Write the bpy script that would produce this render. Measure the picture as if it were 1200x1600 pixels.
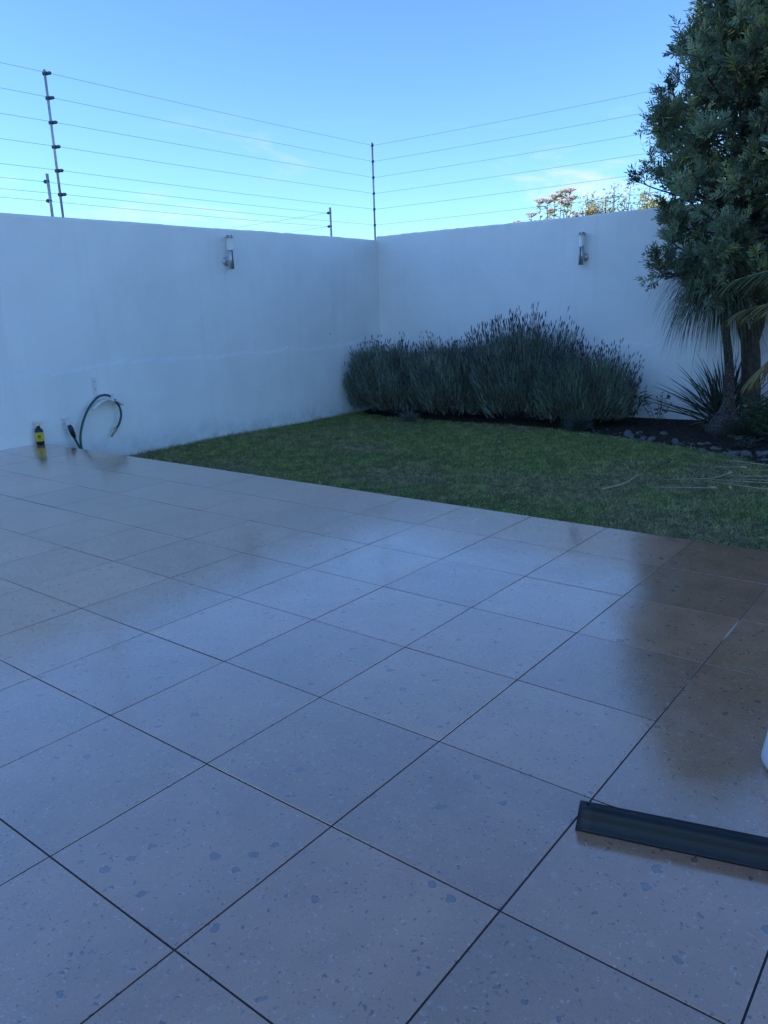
import bpy, bmesh, math
import numpy as np
from mathutils import Matrix, Vector

# ------------------------------------------------------------------ camera, sky, sun, exposure
scene = bpy.context.scene
for o in list(bpy.data.objects):
    bpy.data.objects.remove(o)
COL = scene.collection
rad = math.radians

cam_d = bpy.data.cameras.new('camera')
cam_d.sensor_fit = 'HORIZONTAL'
cam_d.sensor_width = 36.0
cam_d.lens = 36.0 * 1211.8 / 1200.0
cam_d.clip_start = 0.05
cam_d.clip_end = 3000
cam = bpy.data.objects.new('camera', cam_d)
COL.objects.link(cam)
CAM = Vector((2.059, -0.925, 1.560))
PITCH, ROLL, YAW = 0.2557, -0.0323, 0.6703
fwd = Vector((-math.sin(YAW) * math.cos(PITCH), math.cos(YAW) * math.cos(PITCH), -math.sin(PITCH)))
rgt0 = Vector((math.cos(YAW), math.sin(YAW), 0))
up0 = rgt0.cross(fwd)
rgt = math.cos(ROLL) * rgt0 + math.sin(ROLL) * up0
upv = -math.sin(ROLL) * rgt0 + math.cos(ROLL) * up0
m = Matrix((rgt, upv, -fwd)).transposed().to_4x4()
m.translation = CAM
cam.matrix_world = m
scene.camera = cam

SUN_EL, SUN_AZ = rad(16), rad(232)         # azimuth clockwise from +Y
world = bpy.data.worlds.new('World')
scene.world = world
world.use_nodes = True
wn, wl = world.node_tree.nodes, world.node_tree.links
wn.clear()
w_out = wn.new('ShaderNodeOutputWorld')
w_bg = wn.new('ShaderNodeBackground')
w_bg.inputs['Strength'].default_value = 0.12
w_sky = wn.new('ShaderNodeTexSky')
w_sky.sky_type = 'NISHITA'
w_sky.sun_disc = False
w_sky.sun_elevation = SUN_EL
w_sky.sun_rotation = SUN_AZ
w_sky.altitude = 2200
w_sky.air_density = 1.0
w_sky.dust_density = 0.0
w_sky.ozone_density = 5.2
w_tc = wn.new('ShaderNodeTexCoord')
w_map = wn.new('ShaderNodeMapping')
w_map.inputs['Scale'].default_value = (2.6, 2.6, 13.0)
w_map.inputs['Location'].default_value = (-0.278, -0.170, 0.635)
w_noi = wn.new('ShaderNodeTexNoise')
w_noi.inputs['Scale'].default_value = 1.5
w_noi.inputs['Detail'].default_value = 7
w_noi.inputs['Roughness'].default_value = 0.62
w_noi.inputs['Distortion'].default_value = 0.5
w_rmp = wn.new('ShaderNodeMapRange')
w_rmp.interpolation_type = 'SMOOTHSTEP'
w_rmp.inputs['From Min'].default_value = 0.50
w_rmp.inputs['From Max'].default_value = 0.72
w_sep = wn.new('ShaderNodeSeparateXYZ')
w_el = wn.new('ShaderNodeMapRange')
w_el.interpolation_type = 'SMOOTHSTEP'
w_el.inputs['From Min'].default_value = 0.24
w_el.inputs['From Max'].default_value = 0.10
w_mul = wn.new('ShaderNodeMath'); w_mul.operation = 'MULTIPLY'
w_mul2 = wn.new('ShaderNodeMath'); w_mul2.operation = 'MULTIPLY'
w_mul2.inputs[1].default_value = 0.95
w_mix = wn.new('ShaderNodeMix'); w_mix.data_type = 'RGBA'
w_mix.inputs['B'].default_value = (2.5, 2.8, 3.15, 1)
wl.new(w_tc.outputs['Generated'], w_map.inputs['Vector'])
wl.new(w_map.outputs['Vector'], w_noi.inputs['Vector'])
wl.new(w_noi.outputs['Fac'], w_rmp.inputs['Value'])
wl.new(w_tc.outputs['Generated'], w_sep.inputs['Vector'])
wl.new(w_sep.outputs['Z'], w_el.inputs['Value'])
wl.new(w_rmp.outputs['Result'], w_mul.inputs[0])
wl.new(w_el.outputs['Result'], w_mul.inputs[1])
wl.new(w_mul.outputs[0], w_mul2.inputs[0])
wl.new(w_mul2.outputs[0], w_mix.inputs['Factor'])
wl.new(w_sky.outputs['Color'], w_mix.inputs['A'])
wl.new(w_mix.outputs['Result'], w_bg.inputs['Color'])
wl.new(w_bg.outputs[0], w_out.inputs['Surface'])

sun_d = bpy.data.lights.new('sun', 'SUN')
sun_d.energy = 4.0
sun_d.angle = rad(0.5)
sun_d.color = (1.0, 0.86, 0.68)
sun = bpy.data.objects.new('sun', sun_d)
COL.objects.link(sun)
sdir = Vector((math.sin(SUN_AZ) * math.cos(SUN_EL), math.cos(SUN_AZ) * math.cos(SUN_EL), math.sin(SUN_EL)))
sun.rotation_euler = sdir.to_track_quat('Z', 'Y').to_euler()
sun.location = (0, 0, 20)

scene.view_settings.view_transform = 'Standard'
scene.view_settings.look = 'None'
scene.view_settings.gamma = 1.0
scene.view_settings.use_curve_mapping = False
scene.view_settings.exposure = 1.60

# ------------------------------------------------------------------ helpers
rng = np.random.default_rng(7)

def tag(o, label=None, cat=None, group=None, kind=None):
    if label: o['label'] = label
    if cat: o['category'] = cat
    if group: o['group'] = group
    if kind: o['kind'] = kind
    return o

def empty(name, loc=(0, 0, 0), rz=0.0):
    o = bpy.data.objects.new(name, None)
    o.empty_display_size = 0.1
    COL.objects.link(o)
    o.location = loc
    o.rotation_euler = (0, 0, rz)
    return o

def link(name, me, mat=None, parent=None, loc=None):
    o = bpy.data.objects.new(name, me)
    COL.objects.link(o)
    if mat is not None and not me.materials:
        me.materials.append(mat)
    if parent is not None:
        o.parent = parent
    if loc is not None:
        o.location = loc
    return o

def shade(me, smooth=True):
    me.polygons.foreach_set('use_smooth', [smooth] * len(me.polygons))
    return me

def bm_mesh(bm, name, smooth=False):
    me = bpy.data.meshes.new(name)
    bmesh.ops.recalc_face_normals(bm, faces=bm.faces)
    bm.to_mesh(me); bm.free()
    return shade(me, smooth)

def bx(bm, x0, x1, y0, y1, z0, z1, bevel=0.0):
    r = bmesh.ops.create_cube(bm, size=1.0)
    vs = r['verts']
    for v in vs:
        v.co = Vector(((x0 + x1) / 2 + v.co.x * (x1 - x0), (y0 + y1) / 2 + v.co.y * (y1 - y0), (z0 + z1) / 2 + v.co.z * (z1 - z0)))
    if bevel:
        es = list({e for v in vs for e in v.link_edges})
        bmesh.ops.bevel(bm, geom=es, offset=bevel, segments=2, affect='EDGES', profile=0.5)

def box_me(name, *a, bevel=0.0):
    bm = bmesh.new(); bx(bm, *a, bevel=bevel)
    return bm_mesh(bm, name)

def frame_of(t):
    t = t.normalized()
    a = Vector((0, 0, 1)) if abs(t.z) < 0.9 else Vector((1, 0, 0))
    u = t.cross(a).normalized()
    return u, t.cross(u).normalized()

def tube(bm, pts, radii, n=8, cap=True):
    pts = [Vector(p) for p in pts]
    if not hasattr(radii, '__len__'): radii = [radii] * len(pts)
    rings = []
    u = None
    for i, p in enumerate(pts):
        t = (pts[min(i + 1, len(pts) - 1)] - pts[max(i - 1, 0)]).normalized()
        if u is None:
            u, v = frame_of(t)
        else:
            u = (u - t * u.dot(t)).normalized(); v = t.cross(u).normalized()
        rings.append([bm.verts.new(p + radii[i] * (math.cos(k * 2 * math.pi / n) * u + math.sin(k * 2 * math.pi / n) * v)) for k in range(n)])
    for a, b in zip(rings[:-1], rings[1:]):
        for k in range(n):
            bm.faces.new((a[k], a[(k + 1) % n], b[(k + 1) % n], b[k]))
    if cap:
        bm.faces.new(rings[0][::-1]); bm.faces.new(rings[-1])

def lathe(bm, prof, n=24, center=(0, 0, 0), sx=1.0, sy=1.0):
    c = Vector(center); rings = []
    for r, z in prof:
        if r < 1e-5:
            rings.append([bm.verts.new(c + Vector((0, 0, z)))])
        else:
            rings.append([bm.verts.new(c + Vector((sx * r * math.cos(k * 2 * math.pi / n), sy * r * math.sin(k * 2 * math.pi / n), z))) for k in range(n)])
    for a, b in zip(rings[:-1], rings[1:]):
        for k in range(n):
            k2 = (k + 1) % n
            if len(a) == 1 and len(b) == 1: continue
            if len(a) == 1: bm.faces.new((a[0], b[k2], b[k]))
            elif len(b) == 1: bm.faces.new((a[k], a[k2], b[0]))
            else: bm.faces.new((a[k], a[k2], b[k2], b[k]))
    return rings

def smooth_path(pts, n=6):
    P = [Vector(p) for p in pts]; out = []
    for i in range(len(P) - 1):
        p0, p1, p2, p3 = P[max(i - 1, 0)], P[i], P[i + 1], P[min(i + 2, len(P) - 1)]
        for k in range(n):
            t = k / n
            out.append(0.5 * ((2 * p1) + (-p0 + p2) * t + (2 * p0 - 5 * p1 + 4 * p2 - p3) * t * t + (-p0 + 3 * p1 - 3 * p2 + p3) * t ** 3))
    out.append(P[-1])
    return out

def np_mesh(name, V, F, colv=None):
    """V (n,3), F (m,k) of one face size; colv (n,3) per-vertex colour attribute 'tint'"""
    me = bpy.data.meshes.new(name)
    V = np.asarray(V, np.float32); F = np.asarray(F, np.int32)
    me.vertices.add(len(V)); me.vertices.foreach_set('co', V.ravel())
    k = F.shape[1]
    me.loops.add(F.size); me.loops.foreach_set('vertex_index', F.ravel())
    me.polygons.add(len(F))
    me.polygons.foreach_set('loop_start', np.arange(0, F.size, k, dtype=np.int32))
    me.update(calc_edges=True)
    if colv is not None:
        at = me.color_attributes.new('tint', 'FLOAT_COLOR', 'POINT')
        c = np.ones((len(V), 4), np.float32); c[:, :3] = colv
        at.data.foreach_set('color', c.ravel())
    return me

def norm(a): return a / np.maximum(np.linalg.norm(a, axis=-1, keepdims=True), 1e-9)

def blades(root, d, L, W, bend=None, segs=2, colr=None, tipcol=None, side=None, shape='taper'):
    """ribbons: root (N,3), direction d, length L, width W, bend (N,3) added quadratically; returns V,F,C"""
    N = len(root); d = norm(d)
    if side is None:
        side = norm(np.cross(d, rng.normal(size=(N, 3))))
    if bend is None: bend = np.zeros((N, 3))
    L = np.broadcast_to(L, (N,)); W = np.broadcast_to(W, (N,))
    V = np.zeros((N, segs + 1, 2, 3)); C = np.zeros((N, segs + 1, 2, 3))
    for s in range(segs + 1):
        t = s / segs
        p = root + d * (L * t)[:, None] + bend * (L * t * t)[:, None]
        if shape == 'taper': w = (1 - t) ** 0.6 if t < 1 else 0.06
        elif shape == 'leaf': w = max(0.10, math.sin(math.pi * (0.08 + 0.9 * t)))
        elif shape == 'strap': w = 1.0 if t < 0.6 else max(0.08, 1 - ((t - 0.6) / 0.4) ** 1.5)
        elif shape == 'spike': w = 0.35 if t < 0.05 else (1.0 if t < 0.8 else 0.4)
        V[:, s, 0] = p - side * (W * w / 2)[:, None]
        V[:, s, 1] = p + side * (W * w / 2)[:, None]
        if colr is not None:
            c = colr if tipcol is None else colr * (1 - t) + tipcol * t
            C[:, s, 0] = c; C[:, s, 1] = c
    base = (np.arange(N) * (segs + 1) * 2)[:, None]
    F = np.concatenate([base + np.array([[2 * s, 2 * s + 1, 2 * s + 3, 2 * s + 2]]) for s in range(segs)], 0)
    return V.reshape(-1, 3), F, C.reshape(-1, 3)

def merge(parts):
    Vs, Fs, Cs, o = [], [], [], 0
    for V, F, C in parts:
        Vs.append(V); Fs.append(F + o); Cs.append(C); o += len(V)
    return np.concatenate(Vs), np.concatenate(Fs), np.concatenate(Cs)

def vary(n, base, amt=0.2, hue=0.08):
    base = np.array(base, float)
    return np.clip(base * (1 + amt * rng.normal(size=(n, 1))) * (1 + hue * rng.normal(size=(n, 3))), 0.002, 1)

# ------------------------------------------------------------------ materials
def mat_new(name):
    mt = bpy.data.materials.new(name); mt.use_nodes = True
    nt = mt.node_tree
    return mt, nt.nodes, nt.links, nt.nodes['Principled BSDF']

def simple(name, col, rough=0.6, metal=0.0, noise=0.0, nscale=20, bump=0.0, bscale=60, spec=0.5):
    mt, n, l, b = mat_new(name)
    b.inputs['Roughness'].default_value = rough
    b.inputs['Metallic'].default_value = metal
    b.inputs['Specular IOR Level'].default_value = spec
    b.inputs['Base Color'].default_value = (*col, 1)
    tc = n.new('ShaderNodeTexCoord')
    if noise:
        nz = n.new('ShaderNodeTexNoise'); nz.inputs['Scale'].default_value = nscale; nz.inputs['Detail'].default_value = 5
        mr = n.new('ShaderNodeMapRange'); mr.inputs['From Min'].default_value = 0.3; mr.inputs['From Max'].default_value = 0.7
        mr.inputs['To Min'].default_value = 1 - noise; mr.inputs['To Max'].default_value = 1 + noise
        vm = n.new('ShaderNodeVectorMath'); vm.operation = 'SCALE'; vm.inputs[0].default_value = col
        l.new(tc.outputs['Object'], nz.inputs['Vector']); l.new(nz.outputs['Fac'], mr.inputs['Value'])
        l.new(mr.outputs['Result'], vm.inputs['Scale']); l.new(vm.outputs['Vector'], b.inputs['Base Color'])
    if bump:
        n2 = n.new('ShaderNodeTexNoise'); n2.inputs['Scale'].default_value = bscale; n2.inputs['Detail'].default_value = 6
        bp = n.new('ShaderNodeBump'); bp.inputs['Strength'].default_value = bump; bp.inputs['Distance'].default_value = 0.01
        l.new(tc.outputs['Object'], n2.inputs['Vector']); l.new(n2.outputs['Fac'], bp.inputs['Height']); l.new(bp.outputs['Normal'], b.inputs['Normal'])
    return mt

def leaf_mat(name, rough=0.55, transl=0.25, spec=0.35):
    mt, n, l, b = mat_new(name)
    at = n.new('ShaderNodeAttribute'); at.attribute_name = 'tint'
    l.new(at.outputs['Color'], b.inputs['Base Color'])
    b.inputs['Roughness'].default_value = rough
    b.inputs['Specular IOR Level'].default_value = spec
    if transl:
        tr = n.new('ShaderNodeBsdfTranslucent'); mx = n.new('ShaderNodeMixShader'); mx.inputs[0].default_value = transl
        l.new(at.outputs['Color'], tr.inputs['Color'])
        l.new(b.outputs[0], mx.inputs[1]); l.new(tr.outputs[0], mx.inputs[2])
        l.new(mx.outputs[0], n['Material Output'].inputs['Surface'])
    return mt

def tile_material():
    mt, n, l, b = mat_new('terrazzo_tile')
    tc = n.new('ShaderNodeTexCoord'); oi = n.new('ShaderNodeObjectInfo')
    off = n.new('ShaderNodeVectorMath'); off.operation = 'SCALE'; off.inputs[0].default_value = (37.0, 91.0, 53.0)
    add = n.new('ShaderNodeVectorMath'); add.operation = 'ADD'
    l.new(oi.outputs['Random'], off.inputs['Scale']); l.new(tc.outputs['Object'], add.inputs[0]); l.new(off.outputs[0], add.inputs[1])
    P = add.outputs[0]
    # soft warp so chips are irregular
    wz = n.new('ShaderNodeTexNoise'); wz.inputs['Scale'].default_value = 38; wz.inputs['Detail'].default_value = 3
    ws = n.new('ShaderNodeVectorMath'); ws.operation = 'SUBTRACT'; ws.inputs[1].default_value = (0.5, 0.5, 0.5)
    wsc = n.new('ShaderNodeVectorMath'); wsc.operation = 'SCALE'; wsc.inputs['Scale'].default_value = 0.034
    wad = n.new('ShaderNodeVectorMath'); wad.operation = 'ADD'
    l.new(P, wz.inputs['Vector']); l.new(wz.outputs['Color'], ws.inputs[0]); l.new(ws.outputs[0], wsc.inputs[0])
    l.new(P, wad.inputs[0]); l.new(wsc.outputs[0], wad.inputs[1])
    PW = wad.outputs[0]
    def chips(scale, prob, r, soft, src):
        """1 inside sparse chips: voronoi cells picked by random colour, radius by distance"""
        v = n.new('ShaderNodeTexVoronoi'); v.voronoi_dimensions = '2D'; v.inputs['Scale'].default_value = scale
        l.new(src, v.inputs['Vector'])
        sp = n.new('ShaderNodeSeparateColor'); l.new(v.outputs['Color'], sp.inputs[0])
        pick = n.new('ShaderNodeMath'); pick.operation = 'LESS_THAN'; pick.inputs[1].default_value = prob
        l.new(sp.outputs[0], pick.inputs[0])
        rr = n.new('ShaderNodeMapRange'); rr.inputs['To Min'].default_value = r * 0.3; rr.inputs['To Max'].default_value = r
        l.new(sp.outputs[1], rr.inputs['Value'])
        df = n.new('ShaderNodeMath'); df.operation = 'SUBTRACT'
        l.new(rr.outputs['Result'], df.inputs[0]); l.new(v.outputs['Distance'], df.inputs[1])
        st = n.new('ShaderNodeMapRange'); st.inputs['From Min'].default_value = 0.0; st.inputs['From Max'].default_value = soft
        l.new(df.outputs[0], st.inputs['Value'])
        mu = n.new('ShaderNodeMath'); mu.operation = 'MULTIPLY'
        l.new(st.outputs['Result'], mu.inputs[0]); l.new(pick.outputs[0], mu.inputs[1])
        return mu.outputs[0], df.outputs[0], pick.outputs[0]
    # base tone
    n1 = n.new('ShaderNodeTexNoise'); n1.inputs['Scale'].default_value = 5; n1.inputs['Detail'].default_value = 8; n1.inputs['Roughness'].default_value = 0.65
    l.new(P, n1.inputs['Vector'])
    cr = n.new('ShaderNodeValToRGB')
    cr.color_ramp.elements[0].position = 0.3; cr.color_ramp.elements[0].color = (0.490, 0.228, 0.126, 1)
    cr.color_ramp.elements[1].position = 0.7; cr.color_ramp.elements[1].color = (0.600, 0.292, 0.168, 1)
    l.new(n1.outputs['Fac'], cr.inputs['Fac'])
    hsv = n.new('ShaderNodeHueSaturation')
    vr = n.new('ShaderNodeMapRange'); vr.inputs['To Min'].default_value = 0.86; vr.inputs['To Max'].default_value = 1.10
    l.new(oi.outputs['Random'], vr.inputs['Value']); l.new(vr.outputs['Result'], hsv.inputs['Value']); l.new(cr.outputs['Color'], hsv.inputs['Color'])
    # fine grain
    n2 = n.new('ShaderNodeTexNoise'); n2.inputs['Scale'].default_value = 260; n2.inputs['Detail'].default_value = 3
    l.new(P, n2.inputs['Vector'])
    g = n.new('ShaderNodeMapRange'); g.inputs['From Min'].default_value = 0.3; g.inputs['From Max'].default_value = 0.7
    g.inputs['To Min'].default_value = 0.86; g.inputs['To Max'].default_value = 1.14
    l.new(n2.outputs['Fac'], g.inputs['Value'])
    gs = n.new('ShaderNodeVectorMath'); gs.operation = 'SCALE'
    l.new(hsv.outputs['Color'], gs.inputs[0]); l.new(g.outputs['Result'], gs.inputs['Scale'])
    colour = gs.outputs[0]
    def layer(colour, fac, col, k):
        mx = n.new('ShaderNodeMix'); mx.data_type = 'RGBA'
        ml = n.new('ShaderNodeMath'); ml.operation = 'MULTIPLY'; ml.inputs[1].default_value = k
        l.new(fac, ml.inputs[0]); l.new(ml.outputs[0], mx.inputs['Factor'])
        l.new(colour, mx.inputs['A'])
        mx.inputs['B'].default_value = (*col, 1)
        return mx.outputs['Result']
    f, _, _ = chips(26, 0.20, 0.30, 0.10, PW); colour = layer(colour, f, (0.56, 0.38, 0.28), 0.5)      # pale chips
    f, _, _ = chips(95, 0.13, 0.36, 0.10, PW); colour = layer(colour, f, (0.72, 0.52, 0.40), 0.65)       # pale flecks
    f, _, _ = chips(60, 0.12, 0.36, 0.08, PW); colour = layer(colour, f, (0.085, 0.058, 0.046), 0.72)   # dark specks
    f, _, _ = chips(140, 0.10, 0.42, 0.10, PW); colour = layer(colour, f, (0.085, 0.060, 0.046), 0.68)
    f, _, _ = chips(24, 0.06, 0.22, 0.05, PW); colour = layer(colour, f, (0.13, 0.10, 0.085), 0.6)      # mid-sized grey chips
    f, df, pk = chips(13.5, 0.10, 0.23, 0.02, PW)
    colour = layer(colour, f, (0.060, 0.048, 0.042), 0.85)                                              # rims of the big pebbles
    ins = n.new('ShaderNodeMapRange'); ins.inputs['From Min'].default_value = 0.03; ins.inputs['From Max'].default_value = 0.06
    l.new(df, ins.inputs['Value'])
    im = n.new('ShaderNodeMath'); im.operation = 'MULTIPLY'; l.new(ins.outputs['Result'], im.inputs[0]); l.new(pk, im.inputs[1])
    colour = layer(colour, im.outputs[0], (0.250, 0.175, 0.130), 0.9)                                  # their grey hearts
    geo0 = n.new('ShaderNodeNewGeometry')
    dz = n.new('ShaderNodeTexNoise'); dz.inputs['Scale'].default_value = 0.75; dz.inputs['Detail'].default_value = 9; dz.inputs['Roughness'].default_value = 0.68; dz.inputs['Distortion'].default_value = 0.8
    l.new(geo0.outputs['Position'], dz.inputs['Vector'])
    dm = n.new('ShaderNodeMapRange'); dm.inputs['From Min'].default_value = 0.35; dm.inputs['From Max'].default_value = 0.68; dm.inputs['To Min'].default_value = 0.84; dm.inputs['To Max'].default_value = 1.12
    l.new(dz.outputs['Fac'], dm.inputs['Value'])
    ds = n.new('ShaderNodeVectorMath'); ds.operation = 'SCALE'; l.new(colour, ds.inputs[0]); l.new(dm.outputs['Result'], ds.inputs['Scale'])
    # pale lime marks near the lawn edge and here and there
    lm = n.new('ShaderNodeTexNoise'); lm.inputs['Scale'].default_value = 1.7; lm.inputs['Detail'].default_value = 8; lm.inputs['Roughness'].default_value = 0.6; lm.inputs['Distortion'].default_value = 1.6
    l.new(geo0.outputs['Position'], lm.inputs['Vector'])
    lr = n.new('ShaderNodeMapRange'); lr.inputs['From Min'].default_value = 0.62; lr.inputs['From Max'].default_value = 0.74; lr.inputs['To Max'].default_value = 0.35
    l.new(lm.outputs['Fac'], lr.inputs['Value'])
    lx_ = n.new('ShaderNodeMix'); lx_.data_type = 'RGBA'; lx_.inputs['B'].default_value = (0.60, 0.42, 0.32, 1)
    l.new(lr.outputs['Result'], lx_.inputs['Factor']); l.new(ds.outputs[0], lx_.inputs['A'])
    l.new(lx_.outputs['Result'], b.inputs['Base Color'])
    # polish varies: smudges and dried water
    n3 = n.new('ShaderNodeTexNoise'); n3.inputs['Scale'].default_value = 1.5; n3.inputs['Distortion'].default_value = 0.9; n3.inputs['Detail'].default_value = 7; n3.inputs['Roughness'].default_value = 0.6
    geo = n.new('ShaderNodeNewGeometry')
    l.new(geo.outputs['Position'], n3.inputs['Vector'])
    rr = n.new('ShaderNodeMapRange'); rr.inputs['From Min'].default_value = 0.3; rr.inputs['From Max'].default_value = 0.7
    rr.inputs['To Min'].default_value = 0.09; rr.inputs['To Max'].default_value = 0.20
    l.new(n3.outputs['Fac'], rr.inputs['Value']); l.new(rr.outputs['Result'], b.inputs['Roughness'])
    b.inputs['IOR'].default_value = 2.5
    b.inputs['Coat Weight'].default_value = 0.9     # sealed, polished surface
    b.inputs['Coat IOR'].default_value = 1.6
    l.new(rr.outputs['Result'], b.inputs['Coat Roughness'])
    bp = n.new('ShaderNodeBump'); bp.inputs['Strength'].default_value = 0.16; bp.inputs['Distance'].default_value = 0.0016
    n4 = n.new('ShaderNodeTexNoise'); n4.inputs['Scale'].default_value = 30; n4.inputs['Detail'].default_value = 5
    l.new(P, n4.inputs['Vector']); l.new(n4.outputs['Fac'], bp.inputs['Height']); l.new(bp.outputs['Normal'], b.inputs['Normal'])
    return mt

def wall_material():
    mt, n, l, b = mat_new('white_painted_render')
    geo = n.new('ShaderNodeNewGeometry')
    n1 = n.new('ShaderNodeTexNoise'); n1.inputs['Scale'].default_value = 0.9; n1.inputs['Detail'].default_value = 7; n1.inputs['Roughness'].default_value = 0.6
    l.new(geo.outputs['Position'], n1.inputs['Vector'])
    cr = n.new('ShaderNodeValToRGB')
    cr.color_ramp.elements[0].position = 0.28; cr.color_ramp.elements[0].color = (0.79, 0.79, 0.785, 1)
    cr.color_ramp.elements[1].position = 0.72; cr.color_ramp.elements[1].color = (0.88, 0.88, 0.87, 1)
    l.new(n1.outputs['Fac'], cr.inputs['Fac'])
    # small dark pits and rust spots
    v = n.new('ShaderNodeTexVoronoi'); v.inputs['Scale'].default_value = 1.5
    l.new(geo.outputs['Position'], v.inputs['Vector'])
    lt = n.new('ShaderNodeMapRange'); lt.inputs['From Min'].default_value = 0.020; lt.inputs['From Max'].default_value = 0.012
    l.new(v.outputs['Distance'], lt.inputs['Value'])
    mx = n.new('ShaderNodeMix'); mx.data_type = 'RGBA'; mx.inputs['B'].default_value = (0.12, 0.10, 0.09, 1)
    l.new(lt.outputs['Result'], mx.inputs['Factor']); l.new(cr.outputs['Color'], mx.inputs['A'])
    # drip streaks from the top
    sc = n.new('ShaderNodeMapping'); sc.inputs['Scale'].default_value = (5, 5, 0.35)
    l.new(geo.outputs['Position'], sc.inputs['Vector'])
    n5 = n.new('ShaderNodeTexNoise'); n5.inputs['Scale'].default_value = 1.2; n5.inputs['Detail'].default_value = 6
    l.new(sc.outputs[0], n5.inputs['Vector'])
    st = n.new('ShaderNodeMapRange'); st.inputs['From Min'].default_value = 0.55; st.inputs['From Max'].default_value = 0.8; st.inputs['To Max'].default_value = 0.20
    l.new(n5.outputs['Fac'], st.inputs['Value'])
    mx2 = n.new('ShaderNodeMix'); mx2.data_type = 'RGBA'; mx2.inputs['B'].default_value = (0.56, 0.56, 0.56, 1)
    l.new(st.outputs['Result'], mx2.inputs['Factor']); l.new(mx.outputs['Result'], mx2.inputs['A'])
    spz = n.new('ShaderNodeSeparateXYZ'); l.new(geo.outputs['Position'], spz.inputs[0])
    gz = n.new('ShaderNodeMapRange'); gz.interpolation_type = 'SMOOTHSTEP'; gz.inputs['From Min'].default_value = 0.05; gz.inputs['From Max'].default_value = -0.40
    l.new(spz.outputs['Z'], gz.inputs['Value'])
    gn = n.new('ShaderNodeTexNoise'); gn.inputs['Scale'].default_value = 4.5; gn.inputs['Detail'].default_value = 8; gn.inputs['Roughness'].default_value = 0.7
    l.new(geo.outputs['Position'], gn.inputs['Vector'])
    gr_ = n.new('ShaderNodeMapRange'); gr_.inputs['From Min'].default_value = 0.42; gr_.inputs['From Max'].default_value = 0.66; gr_.inputs['To Max'].default_value = 0.38
    l.new(gn.outputs['Fac'], gr_.inputs['Value'])
    gm_ = n.new('ShaderNodeMath'); gm_.operation = 'MULTIPLY'; l.new(gz.outputs['Result'], gm_.inputs[0]); l.new(gr_.outputs['Result'], gm_.inputs[1])
    mx3 = n.new('ShaderNodeMix'); mx3.data_type = 'RGBA'; mx3.inputs['B'].default_value = (0.30, 0.27, 0.22, 1)
    l.new(gm_.outputs[0], mx3.inputs['Factor']); l.new(mx2.outputs['Result'], mx3.inputs['A'])
    l.new(mx3.outputs['Result'], b.inputs['Base Color'])
    b.inputs['Roughness'].default_value = 0.75
    b.inputs['Specular IOR Level'].default_value = 0.25
    # trowelled relief: broad waves and fine grain
    a1 = n.new('ShaderNodeTexNoise'); a1.inputs['Scale'].default_value = 3.0; a1.inputs['Detail'].default_value = 5
    a2 = n.new('ShaderNodeTexNoise'); a2.inputs['Scale'].default_value = 45; a2.inputs['Detail'].default_value = 6
    l.new(geo.outputs['Position'], a1.inputs['Vector']); l.new(geo.outputs['Position'], a2.inputs['Vector'])
    b1 = n.new('ShaderNodeBump'); b1.inputs['Strength'].default_value = 0.55; b1.inputs['Distance'].default_value = 0.035
    b2 = n.new('ShaderNodeBump'); b2.inputs['Strength'].default_value = 0.5; b2.inputs['Distance'].default_value = 0.006
    l.new(a1.outputs['Fac'], b1.inputs['Height']); l.new(a2.outputs['Fac'], b2.inputs['Height'])
    sp = n.new('ShaderNodeSeparateXYZ'); l.new(geo.outputs['Position'], sp.inputs[0])
    a3 = n.new('ShaderNodeTexNoise'); a3.inputs['Scale'].default_value = 1.6; a3.inputs['Detail'].default_value = 7; a3.inputs['Roughness'].default_value = 0.65
    l.new(geo.outputs['Position'], a3.inputs['Vector'])
    md = n.new('ShaderNodeMath'); md.operation = 'MULTIPLY_ADD'; md.inputs[1].default_value = 0.32
    l.new(a3.outputs['Fac'], md.inputs[0]); l.new(sp.outputs['Z'], md.inputs[2])
    ms = n.new('ShaderNodeMapRange'); ms.interpolation_type = 'SMOOTHSTEP'; ms.inputs['From Min'].default_value = 1.12; ms.inputs['From Max'].default_value = 1.05
    l.new(md.outputs[0], ms.inputs['Value'])
    b3 = n.new('ShaderNodeBump'); b3.inputs['Strength'].default_value = 0.9; b3.inputs['Distance'].default_value = 0.02
    l.new(ms.outputs['Result'], b3.inputs['Height']); l.new(b1.outputs['Normal'], b3.inputs['Normal'])
    l.new(b3.outputs['Normal'], b2.inputs['Normal']); l.new(b2.outputs['Normal'], b.inputs['Normal'])
    return mt

def grout_material():
    mt, n, l, b = mat_new('grout')
    geo = n.new('ShaderNodeNewGeometry')
    nz = n.new('ShaderNodeTexNoise'); nz.inputs['Scale'].default_value = 1.1; nz.inputs['Detail'].default_value = 4
    l.new(geo.outputs['Position'], nz.inputs['Vector'])
    cr = n.new('ShaderNodeValToRGB')
    cr.color_ramp.elements[0].position = 0.60; cr.color_ramp.elements[0].color = (0.050, 0.042, 0.038, 1)
    cr.color_ramp.elements[1].position = 0.66; cr.color_ramp.elements[1].color = (0.55, 0.53, 0.50, 1)
    l.new(nz.outputs['Fac'], cr.inputs['Fac']); l.new(cr.outputs['Color'], b.inputs['Base Color'])
    b.inputs['Roughness'].default_value = 0.9
    return mt

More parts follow.
